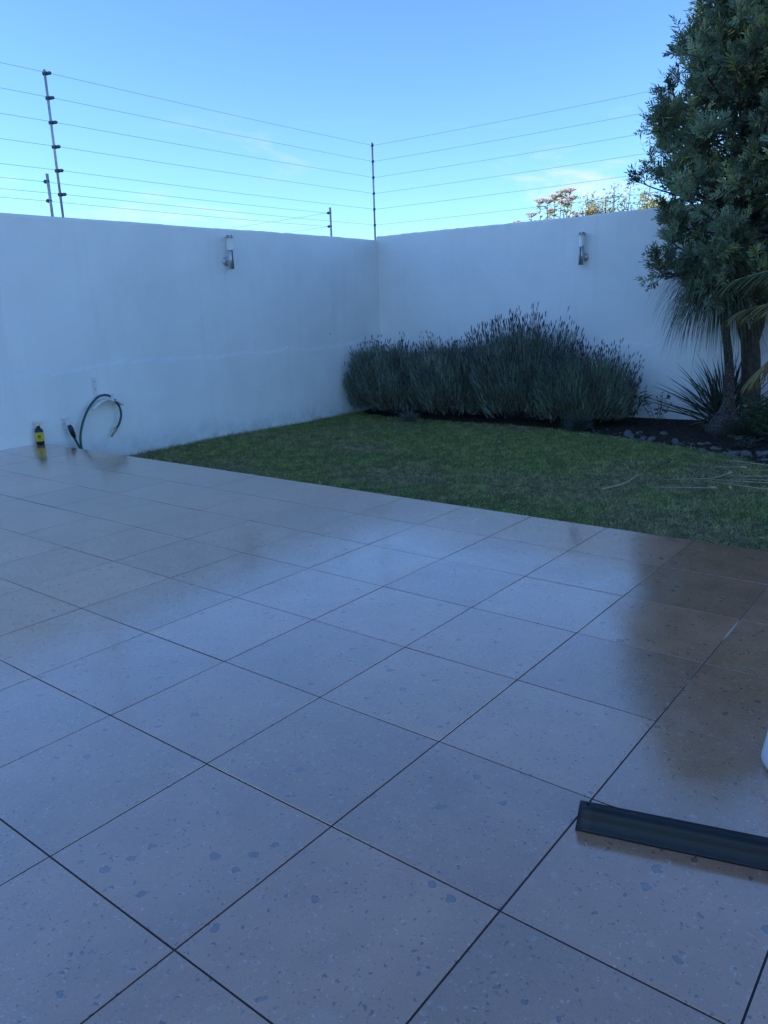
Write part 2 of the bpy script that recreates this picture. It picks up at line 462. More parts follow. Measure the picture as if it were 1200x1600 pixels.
def ground_material(name, c0, c1, scale, bump=0.6, bscale=40):
    mt, n, l, b = mat_new(name)
    geo = n.new('ShaderNodeNewGeometry')
    nz = n.new('ShaderNodeTexNoise'); nz.inputs['Scale'].default_value = scale; nz.inputs['Detail'].default_value = 9; nz.inputs['Roughness'].default_value = 0.7
    l.new(geo.outputs['Position'], nz.inputs['Vector'])
    cr = n.new('ShaderNodeValToRGB')
    cr.color_ramp.elements[0].position = 0.32; cr.color_ramp.elements[0].color = (*c0, 1)
    cr.color_ramp.elements[1].position = 0.68; cr.color_ramp.elements[1].color = (*c1, 1)
    l.new(nz.outputs['Fac'], cr.inputs['Fac']); l.new(cr.outputs['Color'], b.inputs['Base Color'])
    b.inputs['Roughness'].default_value = 0.95; b.inputs['Specular IOR Level'].default_value = 0.2
    n2 = n.new('ShaderNodeTexNoise'); n2.inputs['Scale'].default_value = bscale; n2.inputs['Detail'].default_value = 6
    bp = n.new('ShaderNodeBump'); bp.inputs['Strength'].default_value = bump; bp.inputs['Distance'].default_value = 0.02
    l.new(geo.outputs['Position'], n2.inputs['Vector']); l.new(n2.outputs['Fac'], bp.inputs['Height']); l.new(bp.outputs['Normal'], b.inputs['Normal'])
    return mt

M = {}
M['tile'] = tile_material()
M['wall'] = wall_material()
M['grout'] = grout_material()
M['slab'] = simple('concrete_slab', (0.30, 0.29, 0.28), 0.9, noise=0.15, bump=0.3)
M['lawn'] = ground_material('lawn_soil', (0.040, 0.055, 0.022), (0.13, 0.14, 0.065), 14)
M['soil'] = ground_material('bed_soil', (0.018, 0.013, 0.010), (0.050, 0.038, 0.030), 25)
M['ground'] = ground_material('dry_ground', (0.10, 0.095, 0.05), (0.20, 0.17, 0.11), 0.4)
M['leaf'] = leaf_mat('foliage')
M['grass'] = leaf_mat('grass_blade', 0.6, 0.3)
M['gloss_leaf'] = leaf_mat('strap_foliage', 0.38, 0.15, 0.5)
M['bark'] = simple('bark', (0.055, 0.042, 0.036), 0.9, noise=0.35, nscale=18, bump=1.0, bscale=30)
def cracked_bark():
    mt, n, l, b = mat_new('cracked_bark')
    tc = n.new('ShaderNodeTexCoord')
    wz = n.new('ShaderNodeTexNoise'); wz.inputs['Scale'].default_value = 9; wz.inputs['Detail'].default_value = 4
    mixv = n.new('ShaderNodeMix'); mixv.data_type = 'VECTOR'; mixv.inputs['Factor'].default_value = 0.08
    l.new(tc.outputs['Object'], wz.inputs['Vector']); l.new(tc.outputs['Object'], mixv.inputs['A']); l.new(wz.outputs['Color'], mixv.inputs['B'])
    v = n.new('ShaderNodeTexVoronoi'); v.feature = 'DISTANCE_TO_EDGE'; v.inputs['Scale'].default_value = 24
    l.new(mixv.outputs['Result'], v.inputs['Vector'])
    cr = n.new('ShaderNodeValToRGB')
    cr.color_ramp.elements[0].position = 0.02; cr.color_ramp.elements[0].color = (0.030, 0.024, 0.022, 1)
    cr.color_ramp.elements[1].position = 0.16; cr.color_ramp.elements[1].color = (0.150, 0.118, 0.104, 1)
    l.new(v.outputs['Distance'], cr.inputs['Fac'])
    m2 = n.new('ShaderNodeMix'); m2.data_type = 'RGBA'; m2.blend_type = 'MULTIPLY'; m2.inputs['Factor'].default_value = 0.7
    n2 = n.new('ShaderNodeTexNoise'); n2.inputs['Scale'].default_value = 7; n2.inputs['Detail'].default_value = 6
    l.new(tc.outputs['Object'], n2.inputs['Vector'])
    l.new(cr.outputs['Color'], m2.inputs['A']); l.new(n2.outputs['Color'], m2.inputs['B']); l.new(m2.outputs['Result'], b.inputs['Base Color'])
    b.inputs['Roughness'].default_value = 0.95
    mr = n.new('ShaderNodeMapRange'); mr.inputs['From Max'].default_value = 0.2; l.new(v.outputs['Distance'], mr.inputs['Value'])
    bp = n.new('ShaderNodeBump'); bp.inputs['Strength'].default_value = 0.9; bp.inputs['Distance'].default_value = 0.012
    l.new(mr.outputs['Result'], bp.inputs['Height']); l.new(bp.outputs['Normal'], b.inputs['Normal'])
    return mt
M['pony_bark'] = cracked_bark()
M['stone'] = simple('river_stone', (0.12, 0.115, 0.11), 0.9, noise=0.3, nscale=9, bump=0.3)
M['steel'] = simple('brushed_steel', (0.55, 0.56, 0.58), 0.45, metal=0.7)
M['galv'] = simple('galvanised_tube', (0.52, 0.50, 0.50), 0.5, metal=0.4, noise=0.15)
M['insul'] = simple('insulator_plastic', (0.10, 0.11, 0.12), 0.5)
M['wire'] = simple('fence_wire', (0.22, 0.22, 0.22), 0.45, metal=0.6)
M['frost'] = simple('frosted_glass', (0.80, 0.80, 0.72), 0.35)
M['rubber'] = simple('black_rubber', (0.011, 0.012, 0.014), 0.46, spec=0.42, noise=0.2, nscale=12, bump=0.1, bscale=90)
M['hose'] = simple('green_hose', (0.018, 0.075, 0.055), 0.42)
M['black_plastic'] = simple('black_plastic', (0.015, 0.016, 0.02), 0.4)
M['brass'] = simple('brass', (0.42, 0.33, 0.18), 0.4, metal=0.8)
M['white_metal'] = simple('white_enamel', (0.72, 0.72, 0.70), 0.45, noise=0.08, nscale=30)
M['white_plastic'] = simple('white_plastic', (0.58, 0.60, 0.62), 0.4)
M['cream_plastic'] = simple('cream_plastic', (0.78, 0.74, 0.52), 0.4)
M['label'] = simple('yellow_label', (0.62, 0.50, 0.03), 0.5)
M['label_ink'] = simple('label_ink', (0.20, 0.13, 0.03), 0.5)
M['dry'] = simple('dry_stalk', (0.38, 0.30, 0.18), 0.8, noise=0.25, nscale=30)
M['glass'] = simple('window_glass', (0.02, 0.025, 0.03), 0.05)
M['shade_block'] = simple('shade_block_render', (0.62, 0.59, 0.54), 0.85, noise=0.06, nscale=2, bump=0.2)
M['frame'] = simple('dark_window_frame', (0.05, 0.045, 0.04), 0.5)
M['wood'] = simple('brown_door', (0.10, 0.055, 0.035), 0.5, noise=0.2, nscale=8)

# ------------------------------------------------------------------ setting: ground, patio, lawn, bed
XW, YW = -7.70, 11.46          # faces of the left and back garden walls
T = 0.6
XE, YS = 4.40, -7.2            # side wall, rear boundary
FX0 = XW - 0.05

def lawn_z(x, y):
    return -0.38 + 0.011 * (x + 7.7) + 0.010 * np.sin(x * 1.3 + y * 0.7) + 0.008 * np.sin(x * 0.5 - y * 1.9)

gm = np_mesh('ground', [(-600, -600, -0.75), (600, -600, -0.75), (600, 600, -0.75), (-600, 600, -0.75)], [[0, 1, 2, 3]])
tag(link('ground', gm, M['ground']), kind='structure')

Y_EDGE = 4.235
bm = bmesh.new()
bx(bm, XW, XE, YS, Y_EDGE - 0.004, -0.60, -0.022)
patio = tag(link('patio', bm_mesh(bm, 'patio'), M['slab']), kind='structure')
link('grout', np_mesh('grout', [(XW, YS, -0.0025), (XE, YS, -0.0025), (XE, Y_EDGE - 0.012, -0.0025), (XW, Y_EDGE - 0.012, -0.0025)], [[0, 1, 2, 3]]), M['grout'], patio)
GAP = 0.0029
def tile_me(w, h):
    bm = bmesh.new()
    bx(bm, -w / 2, w / 2, -h / 2, h / 2, -0.018, 0.0, bevel=0.0008)
    return bm_mesh(bm, 'tile')
full = tile_me(T - 2 * GAP, T - 2 * GAP)
lastrow = tile_me(T - 2 * GAP, T - 2 * GAP + 0.035)
cut = tile_me(0.83 * T - 2 * GAP, T - 2 * GAP)
cutlast = tile_me(0.83 * T - 2 * GAP, T - 2 * GAP + 0.035)
for i in range(-13, 7):
    for j in range(-6, 7):
        x = (i + 0.5) * T; y = (j + 0.5) * T
        me = full
        if i == -13: me = cut; x = (-12.83 - 12) / 2 * T + 0.002
        if j == 6:
            me = cutlast if i == -13 else lastrow
            y += 0.0175
        if x + 0.3 > XE: continue
        o = link('tile', me, M['tile'], patio, (x, y, rng.normal() * 0.00035))
        o.rotation_euler = (rng.normal() * 0.0012, rng.normal() * 0.0012, math.pi / 2 * rng.integers(0, 4) if me is full else 0)

def sheet(name, x0, x1, y0, y1, nx, ny, zf):
    xs, ys = np.meshgrid(np.linspace(x0, x1, nx), np.linspace(y0, y1, ny))
    z = zf(xs, ys)
    V = np.stack([xs, ys, z], -1).reshape(-1, 3)
    idx = np.arange(nx * ny).reshape(ny, nx)
    F = np.stack([idx[:-1, :-1], idx[:-1, 1:], idx[1:, 1:], idx[1:, :-1]], -1).reshape(-1, 4)
    return shade(np_mesh(name, V, F))

# bed edge: y of the border between lawn and planting bed as a function of x
BX = np.array([-7.8, -7.3, -6.4, -5.2, -4.3, -3.4, -2.6, -1.9, -1.3, -0.8, -0.3, 0.15, 0.8, 1.6, 2.6, 4.5])
BY = np.array([10.85, 10.50, 10.32, 10.24, 10.24, 10.18, 9.98, 9.80, 9.50, 9.22, 8.90, 8.50, 8.05, 7.6, 7.2, 6.9])
def bed_y(x): return np.interp(x, BX, BY)
def bed_h(x, y):
    d = y - bed_y(x)
    return np.clip(d / 0.35, 0, 1) * 0.055 - np.clip(-d / 0.12, 0, 1) * 0.08
def bed_z(x, y): return lawn_z(x, y) + bed_h(x, y) + 0.004

tag(link('lawn', sheet('lawn', XW, XE, Y_EDGE, YW, 130, 80, lawn_z), M['lawn']), kind='structure')
tag(link('planting_bed', sheet('planting_bed', XW, XE, 6.6, YW, 240, 120, bed_z), M['soil']), kind='structure')

# ------------------------------------------------------------------ walls and the added shade-casting block
def wall_strip(name, along, length, face, thick, ztop, zbot, wob=0.009, n=160, seed=1):
    """a rendered wall with a soft, slightly uneven coping; along='y' or 'x'. face at local 0, thickness to -thick"""
    r = np.random.default_rng(seed)
    w = np.cumsum(r.normal(size=n + 1)); w = w - np.linspace(w[0], w[-1], n + 1)
    k = np.ones(9) / 9; w = np.convolve(np.pad(w, 4, mode='edge'), k, 'valid'); w = w / max(1e-6, np.abs(w).max()) * wob * 2 + r.normal(size=n + 1) * wob * 0.25
    f = np.convolve(r.normal(size=n + 9), k, 'valid') * 0.004
    prof = [(0, zbot), (0, zbot + (ztop - zbot) * 0.5), (0, ztop - 0.03), (-0.007, ztop - 0.008), (-0.03, ztop), (-thick + 0.03, ztop), (-thick + 0.006, ztop - 0.008), (-thick, ztop - 0.03), (-thick, zbot)]
    V = []
    for i in range(n + 1):
        s = length * i / n
        for q, (d, z) in enumerate(prof):
            zz = z + (w[i] if 2 <= q <= 7 else 0)
            dd = d + (f[i] * (0.4 if q < 4 else 0))
            V.append((dd, s, zz) if along == 'y' else (s, -dd, zz))
    m_ = len(prof); F = []
    for i in range(n):
        for q in range(m_ - 1):
            a = i * m_ + q
            F.append((a, a + 1, a + m_ + 1, a + m_) if along == 'x' else (a, a + m_, a + m_ + 1, a + 1))
    me = np_mesh(name, V, F)
    bm = bmesh.new(); bm.from_mesh(me)
    bmesh.ops.holes_fill(bm, edges=[e for e in bm.edges if e.is_boundary], sides=0)
    return bm_mesh(bm, name, False)

lw = link('garden_wall', wall_strip('garden_wall_long', 'y', YW - YS + 0.16, 0, 0.16, 2.848, -0.72, seed=3), M['wall'], None, (XW, YS, 0))
tag(lw, 'white rendered garden wall with the hose tap and one lamp', 'wall')
bw = link('garden_wall', wall_strip('garden_wall_back', 'x', XE - XW + 0.03, 0, 0.155, 2.918, -0.72, seed=5), M['wall'], None, (XW - 0.03, YW, 0))
tag(bw, 'white rendered garden wall behind the lavender bushes', 'wall')
# added, unseen block of flats, placed and sized to keep sun off the garden
HX0, HX1, HY0, HY1 = -34.0, -22.0, -20.0, -8.0
HZ = 0.75 + 4.7 + (FX0 - HX0) / math.sin(SUN_AZ - math.pi) * math.tan(SUN_EL)  # tall enough for its shadow to cover the fence posts
shade_block = tag(empty('added_shade_block', (HX1, 0, -0.75)), 'added unseen apartment block that casts shade over the garden', 'building')
link('wall', box_me('wall', HX0 - HX1, 0.0, HY0, HY1, 0, HZ - 0.16), M['shade_block'], shade_block)
link('roof', box_me('roof', HX0 - HX1 - 0.1, 0.1, HY0 - 0.1, HY1 + 0.1, HZ - 0.157, HZ), M['slab'], shade_block)
nfl = int((HZ - 0.6) // 3.0)
wf_me = None
for fl in range(nfl):
    for y in np.arange(HY0 + 1.8, HY1 - 1.2, 2.8):
        if wf_me is None:
            bm = bmesh.new(); w, h = 1.7, 1.6
            for (a_, b_, c_, d_) in ((-w / 2, w / 2, 0, 0.07), (-w / 2, w / 2, h - 0.07, h), (-w / 2, -w / 2 + 0.07, 0.07, h - 0.07), (w / 2 - 0.07, w / 2, 0.07, h - 0.07), (-0.035, 0.035, 0.07, h - 0.07)):
                bx(bm, 0.002, 0.05, a_, b_, c_, d_)
            wf_me = bm_mesh(bm, 'window')
            pn_me = box_me('pane', 0.004, 0.02, -w / 2 + 0.07, w / 2 - 0.07, 0.07, h - 0.07)
        wo = link('window', wf_me, M['frame'], shade_block, (0, y, 0.95 + fl * 3.0))
        link('pane', pn_me, M['glass'], wo)
dr = link('door', box_me('door', 0.002, 0.05, -14.9, -13.9, 0.05, 2.2, bevel=0.008), M['wood'], shade_block)
hb = bmesh.new(); tube(hb, [(0.07, -14.78, 1.05), (0.07, -14.78, 1.25)], 0.012)
link('handle', bm_mesh(hb, 'handle', True), M['steel'], dr)

# ------------------------------------------------------------------ electric fence on the walls
def post_with_insulators(parent, loc, zb, h, zs, ins_dir, r=0.016, two=None):
    bm = bmesh.new()
    tube(bm, [(0, 0, zb), (0, 0, zb + h)], r, 10)
    p = link('post', bm_mesh(bm, 'post', True), M['galv'], parent, loc)
    for z in zs:
        for d in ([ins_dir] + ([two] if two else [])):
            bm = bmesh.new()
            dv = Vector(d)
            tube(bm, [dv * -0.022 + Vector((0, 0, z)), dv * 0.03 + Vector((0, 0, z))], [0.024, 0.024], 8)
            tube(bm, [dv * 0.03 + Vector((0, 0, z)), dv * 0.045 + Vector((0, 0, z)), dv * 0.075 + Vector((0, 0, z)), dv * 0.09 + Vector((0, 0, z))], [0.012, 0.021, 0.021, 0.010], 8)
            link('insulator', bm_mesh(bm, 'insulator', True), M['insul'], p)
    return p

def wire_me(a, b, sag=0.01, r=0.0021, n=10):
    bm = bmesh.new(); a, b = Vector(a), Vector(b)
    tube(bm, [a.lerp(b, t / n) - Vector((0, 0, sag * 4 * (t / n) * (1 - t / n))) for t in range(n + 1)], r, 5)
    return bm_mesh(bm, 'wire', True)

FX, FY = XW - 0.05, YW + 0.05
fence = tag(empty('electric_fence', (FX, FY, 2.84)), 'tall six-wire electric fence on top of the two white walls', 'fence')
wz = [3.112, 3.396, 3.676, 3.958, 4.238, 4.515]
def rel(p): return (p[0] - FX, p[1] - FY, p[2] - 2.84)
lp = [4.965, -1.45, -7.1]
for y in lp:
    post_with_insulators(fence, rel((FX, y, 2.84)), -0.1, 1.82, [z - 2.84 for z in wz], (0.9, 0.43, 0))
post_with_insulators(fence, rel((FX, FY - 0.06, 2.84)), -0.1, 1.84, [z - 2.84 + 0.01 for z in wz], (0.7, -0.7, 0), r=0.018)
for x in (-1.30, 4.2):
    post_with_insulators(fence, rel((x, FY, 2.90)), -0.1, 1.80, [z - 2.84 - 0.03 for z in wz], (0, -1, 0))
for z in wz:
    for a, b in ((lp[2], lp[1]), (lp[1], lp[0]), (lp[0], FY - 0.06)):
        dz = 0.012 if b > 8 else 0
        link('wire', wire_me(rel((FX + 0.055, a + 0.02, z)), rel((FX + (0.055 if b < 8 else 0.02), b, z + dz)), 0.012), M['wire'], fence)
    link('wire', wire_me(rel((FX + 0.02, FY - 0.07, z + 0.01)), rel((-1.30, FY - 0.06, z + 0.03)), 0.02), M['wire'], fence)
    link('wire', wire_me(rel((-1.30, FY - 0.06, z + 0.03)), rel((4.2, FY - 0.06, z + 0.03)), 0.02), M['wire'], fence)

SX = XW - 0.12
f2 = tag(empty('electric_fence', (SX, 10.25, 2.84)), 'low two-wire electric fence on short posts behind the tall one', 'fence')
for y in (10.26, 4.86, -0.6):
    bm = bmesh.new(); tube(bm, [(0, 0, -0.1), (0, 0, 0.52)], 0.019, 8)
    p = link('post', bm_mesh(bm, 'post', True), M['galv'], f2, (0, y - 10.25, 0))
    for z in (0.20, 0.43):
        bm = bmesh.new(); tube(bm, [(0.02, 0, z), (-0.03, -0.005, z), (-0.04, -0.01, z), (-0.065, -0.015, z)], [0.014, 0.022, 0.026, 0.016], 8)
        link('insulator', bm_mesh(bm, 'insulator', True), M['insul'], p)
for z in (0.20, 0.43):
    link('wire', wire_me((-0.055, -0.01, z), (-0.055, -5.40, z), 0.012), M['wire'], f2)
    link('wire', wire_me((-0.055, -5.40, z), (-0.055, -10.85, z), 0.012), M['wire'], f2)
    link('wire', wire_me((-0.055, -0.01, z), (-9.0, 0.0, z - 0.03), 0.04), M['wire'], f2)
bm = bmesh.new(); tube(bm, [(-9.0, 0, -3.6), (-9.0, 0, 0.5)], 0.03, 8)
link('post', bm_mesh(bm, 'post', True), M['galv'], f2)

# ------------------------------------------------------------------ wall lamps
def lamp(label, loc, rz):
    o = tag(empty('wall_lamp', loc, rz), label, 'lamp', 'steel wall lamps')
    # local +X leaves the wall
    bm = bmesh.new()
    lathe(bm, [(0.0, 0.0), (0.072, 0.0), (0.072, 0.006), (0.062, 0.022), (0.03, 0.032), (0.0, 0.034)], 24)
    bmesh.ops.rotate(bm, verts=bm.verts, cent=(0, 0, 0), matrix=Matrix.Rotation(math.pi / 2, 3, 'Y'))
    link('back_plate', bm_mesh(bm, 'back_plate', True), M['steel'], o)
    bm = bmesh.new(); tube(bm, [(0.02, 0, 0), (0.09, 0, 0)], 0.016, 10)
    link('arm', bm_mesh(bm, 'arm', True), M['steel'], o)
    bm = bmesh.new(); lathe(bm, [(0, -0.12), (0.046, -0.12), (0.046, 0.155), (0.040, 0.158), (0, 0.158)], 28, (0.115, 0, 0))
    body = link('body', bm_mesh(bm, 'body', True), M['steel'], o)
    bm = bmesh.new(); bx(bm, 0.158, 0.1625, -0.010, 0.010, -0.115, 0.15)
    link('seam_strip', bm_mesh(bm, 'seam_strip'), M['frame'], body)
    bm = bmesh.new(); lathe(bm, [(0.049, 0.1585), (0.050, 0.345), (0.0, 0.345)], 28, (0.115, 0, 0))
    link('glass_shade', bm_mesh(bm, 'glass_shade', True), M['frost'], o)
    bm = bmesh.new(); lathe(bm, [(0, 0.346), (0.075, 0.346), (0.075, 0.355), (0.0, 0.357)], 28, (0.115, 0, 0))
    cap = link('cap', bm_mesh(bm, 'cap', True), M['steel'], o)
    for a in (0.6, 2.7, 4.8):
        bm = bmesh.new(); lathe(bm, [(0.011, 0.357), (0.011, 0.378), (0, 0.380)], 10, (0.115 + 0.036 * math.cos(a), 0.036 * math.sin(a), 0))
        link('screw_knob', bm_mesh(bm, 'screw_knob', True), M['insul'], cap)
    return o
lamp('steel tube lamp with frosted top on the wall above the hose', (XW, 7.61, 2.36), 0)
lamp('steel tube lamp with frosted top on the wall over the lavender', (-3.46, YW, 2.27), -math.pi / 2)

# ------------------------------------------------------------------ tap, hose holder, hose, spray bottle
tap = tag(empty('water_tap', (XW, 4.56, 0.23)), 'small white garden tap low on the wall beside the hose', 'tap')
bm = bmesh.new(); lathe(bm, [(0, 0), (0.028, 0), (0.024, 0.012), (0, 0.014)], 14); bmesh.ops.rotate(bm, verts=bm.verts, cent=(0, 0, 0), matrix=Matrix.Rotation(math.pi / 2, 3, 'Y'))
tube(bm, [(0.0, 0, 0), (0.05, 0.0, 0.0), (0.085, 0.01, -0.006), (0.10, 0.015, -0.035)], [0.014, 0.016, 0.015, 0.014], 10)
link('spout', bm_mesh(bm, 'spout', True), M['white_metal'], tap)
bm = bmesh.new(); tube(bm, [(0.05, 0, 0.01), (0.05, 0, 0.048)], [0.012, 0.009], 10); tube(bm, [(0.02, -0.04, 0.052), (0.08, 0.04, 0.052)], 0.009, 8)
link('handle', bm_mesh(bm, 'handle', True), M['white_metal'], tap)

hold = tag(empty('hose_holder', (XW, 5.16, 0.42)), 'curved white metal hose holder with bracket strip on the wall', 'hose holder')
bm = bmesh.new()
n = 16; R = 0.30; ring = []
for k in range(n + 1):
    a = rad(138 - 96 * k / n)
    ring.append((R * math.cos(a), R * math.sin(a) - 0.245))
vs = [[bm.verts.new((x, y * 1.0, z + 0.0)) for (y, z) in ring] for x in (0.008, 0.19)]
for k in range(n):
    bm.faces.new((vs[0][k], vs[0][k + 1], vs[1][k + 1], vs[1][k]))
me = bm_mesh(bm, 'saddle', True)
sad = link('saddle', me, M['white_metal'], hold)
sad.modifiers.new('thickness', 'SOLIDIFY').thickness = 0.004
bm = bmesh.new(); bx(bm, 0.191, 0.197, 0.030, 0.078, 0.030, 0.135, bevel=0.002)
link('front_lug', bm_mesh(bm, 'front_lug'), M['white_metal'], hold)
bm = bmesh.new(); bx(bm, 0.002, 0.016, -0.115, -0.055, 0.06, 0.36, bevel=0.003)
br = link('bracket_strip', bm_mesh(bm, 'bracket_strip'), M['white_metal'], hold)
for z in (0.20, 0.31):
    bm = bmesh.new(); lathe(bm, [(0, 0), (0.008, 0), (0.006, 0.004), (0, 0.005)], 10); bmesh.ops.rotate(bm, verts=bm.verts, cent=(0, 0, 0), matrix=Matrix.Rotation(math.pi / 2, 3, 'Y')); bmesh.ops.translate(bm, verts=bm.verts, vec=(0.0162, -0.085, z))
    link('screw', bm_mesh(bm, 'screw', True), M['insul'], br)

hose = tag(empty('garden_hose', (XW + 0.1, 4.66, -0.34)), 'short dark green garden hose looped over the white holder', 'hose')
ho = Vector((XW + 0.1, 4.66, -0.34))
bm = bmesh.new()
pa = smooth_path([(XW + 0.10, 4.580, 0.185), (XW + 0.105, 4.60, 0.10), (XW + 0.11, 4.64, -0.02), (XW + 0.13, 4.69, -0.16), (XW + 0.16, 4.74, -0.29), (XW + 0.22, 4.82, -0.325), (XW + 0.25, 4.80, -0.325), (XW + 0.2, 4.74, -0.27), (XW + 0.12, 4.70, -0.12), (XW + 0.09, 4.74, 0.09), (XW + 0.085, 4.84, 0.30), (XW + 0.09, 4.95, 0.44), (XW + 0.09, 5.06, 0.52), (XW + 0.09, 5.18, 0.535), (XW + 0.10, 5.28, 0.48), (XW + 0.11, 5.355, 0.36), (XW + 0.11, 5.37, 0.24), (XW + 0.10, 5.33, 0.12), (XW + 0.09, 5.27, 0.045)])
tube(bm, [p - ho for p in pa], 0.0155, 10)
link('hose_line', bm_mesh(bm, 'hose_line', True), M['hose'], hose)
bm = bmesh.new(); tube(bm, [p - ho for p in (Vector((XW + 0.10, 4.575, 0.20)), Vector((XW + 0.103, 4.592, 0.155)), Vector((XW + 0.106, 4.61, 0.08)), Vector((XW + 0.11, 4.628, 0.02)))], [0.022, 0.034, 0.032, 0.019], 12)
link('coupling', bm_mesh(bm, 'coupling', True), M['black_plastic'], hose)
bm = bmesh.new(); tube(bm, [p - ho for p in (Vector((XW + 0.093, 5.285, 0.065)), Vector((XW + 0.09, 5.265, 0.035)), Vector((XW + 0.088, 5.25, 0.015)), Vector((XW + 0.085, 5.19, -0.045)))], [0.021, 0.023, 0.014, 0.012], 10)
link('nozzle', bm_mesh(bm, 'nozzle', True), M['brass'], hose)

bot = tag(empty('spray_bottle', (XW + 0.075, 4.165, 0.0015), rad(20)), 'dark spray bottle with yellow label standing against the wall', 'bottle')
bm = bmesh.new()
lathe(bm, [(0, 0), (0.044, 0), (0.049, 0.006), (0.050, 0.17), (0.047, 0.19), (0.032, 0.215), (0.020, 0.228), (0.017, 0.245), (0, 0.245)], 28)
link('body', bm_mesh(bm, 'body', True), M['black_plastic'], bot)
bm = bmesh.new(); lathe(bm, [(0.0507, 0.045), (0.0512, 0.046), (0.0512, 0.158), (0.0507, 0.159)], 40)
lab = link('label', bm_mesh(bm, 'label', True), M['label'], bot)
bm = bmesh.new()
for zz, hw in ((0.148, 0.55), (0.14, 0.4), (0.07, 0.5), (0.062, 0.5)):
    n_ = 8; v0 = [[bm.verts.new((0.0516 * math.cos(a), 0.0516 * math.sin(a), z)) for a in np.linspace(-0.9 - hw, -0.9 + hw, n_)] for z in (zz - 0.0022, zz + 0.0022)]
    for k in range(n_ - 1): bm.faces.new((v0[0][k], v0[0][k + 1], v0[1][k + 1], v0[1][k]))
v0 = [[bm.verts.new((0.0516 * math.cos(a), 0.0516 * math.sin(a), z)) for a in np.linspace(-1.35, -0.5, 8)] for z in (0.085, 0.128)]
for k in range(7): bm.faces.new((v0[0][k], v0[0][k + 1], v0[1][k + 1], v0[1][k]))
link('print', bm_mesh(bm, 'print'), M['label_ink'], lab)
bm = bmesh.new()
lathe(bm, [(0, 0.244), (0.021, 0.244), (0.021, 0.268), (0.014, 0.272), (0, 0.272)], 18)
bx(bm, -0.045, 0.062, -0.014, 0.014, 0.272, 0.305, bevel=0.006)
bx(bm, 0.062, 0.076, -0.008, 0.008, 0.284, 0.300, bevel=0.003)
trig = link('spray_head', bm_mesh(bm, 'spray_head'), M['cream_plastic'], bot)
bm = bmesh.new(); tube(bm, smooth_path([(0.034, 0, 0.275), (0.045, 0, 0.25), (0.04, 0, 0.225), (0.05, 0, 0.205)], 4), 0.006, 8)
link('trigger', bm_mesh(bm, 'trigger', True), M['cream_plastic'], trig)

# ------------------------------------------------------------------ black rubber profile and white jug on the patio
A = Vector((1.222, 1.020, 0.0)); B = Vector((1.733, 1.166, 0.0))
d = (B - A).normalized(); ang = math.atan2(d.y, d.x)
strip = tag(empty('rubber_strip', (A.x, A.y, 0.0012), ang), 'black rubber door threshold profile lying on the tiles', 'rubber strip')
prof = [(0.0, 0.0), (0.006, 0.006), (0.016, 0.020), (0.021, 0.036), (0.022, 0.052), (0.026, 0.062), (0.034, 0.066), (0.060, 0.067)]
th = [(p[0] + 0.004, max(0.0, p[1] - 0.0045)) for p in prof[::-1]]; th[0] = (0.060, 0.062); th[-1] = (0.005, 0.0)
loop = prof + th
bm = bmesh.new(); rows = []
for s in np.linspace(0, 1.15, 24):
    rows.append([bm.verts.new((s + 0.006 * (z / 0.067) * (1 if s == 0 else 0), y, z)) for (y, z) in loop])
for a_, b_ in zip(rows[:-1], rows[1:]):
    for k in range(len(loop)):
        k2 = (k + 1) % len(loop); bm.faces.new((a_[k], a_[k2], b_[k2], b_[k]))
bm.faces.new(rows[0]); bm.faces.new(rows[-1][::-1])
me = bm_mesh(bm, 'profile', True)
pr_ = link('profile', me, M['rubber'], strip)
bm = bmesh.new(); lathe(bm, [(0.0065, 0.0), (0.0065, 0.0009), (0.0, 0.001)], 14, (0.030, 0.048, 0.0666))
hm = simple('screw_hole_dark', (0.002, 0.002, 0.002), 0.9)
link('screw_hole', bm_mesh(bm, 'screw_hole', True), hm, pr_)

jug = tag(empty('plastic_jug', (1.714, 1.758, 0.001), rad(15)), 'white plastic jug standing on the tiles beside the rubber strip', 'jug')
bm = bmesh.new()
lathe(bm, [(0, 0.0), (0.105, 0.0), (0.124, 0.007), (0.132, 0.024), (0.127, 0.06), (0.108, 0.20), (0.098, 0.25), (0.07, 0.30), (0.035, 0.32), (0.030, 0.335), (0, 0.335)], 36)
link('body', bm_mesh(bm, 'body', True), M['white_plastic'], jug)
bm = bmesh.new(); lathe(bm, [(0, 0.334), (0.034, 0.334), (0.036, 0.338), (0.036, 0.362), (0, 0.364)], 24)
link('cap', bm_mesh(bm, 'cap', True), M['white_plastic'], jug)
bm = bmesh.new(); tube(bm, smooth_path([(0.02, 0, 0.318), (0.09, 0, 0.345), (0.135, 0, 0.30), (0.12, 0, 0.20)], 5), 0.012, 8)
link('handle', bm_mesh(bm, 'handle', True), M['white_plastic'], jug)

# ------------------------------------------------------------------ lawn grass
def value_noise(x, y, s, seed):
    r = np.random.default_rng(seed); g = r.random((64, 64))
    fx, fy = x * s + 100, y * s + 100
    ix, iy = np.floor(fx).astype(int), np.floor(fy).astype(int)
    tx, ty = fx - ix, fy - iy; tx = tx * tx * (3 - 2 * tx); ty = ty * ty * (3 - 2 * ty)
    G = lambda a, b: g[a % 64, b % 64]
    return (G(ix, iy) * (1 - tx) + G(ix + 1, iy) * tx) * (1 - ty) + (G(ix, iy + 1) * (1 - tx) + G(ix + 1, iy + 1) * tx) * ty

NB = 330000
gx = rng.uniform(XW + 0.01, 2.2, NB); gy = Y_EDGE + 0.012 + (rng.random(NB) ** 1.15) * (YW - Y_EDGE)
keep = gy < bed_y(gx) + rng.normal(size=NB) * 0.04
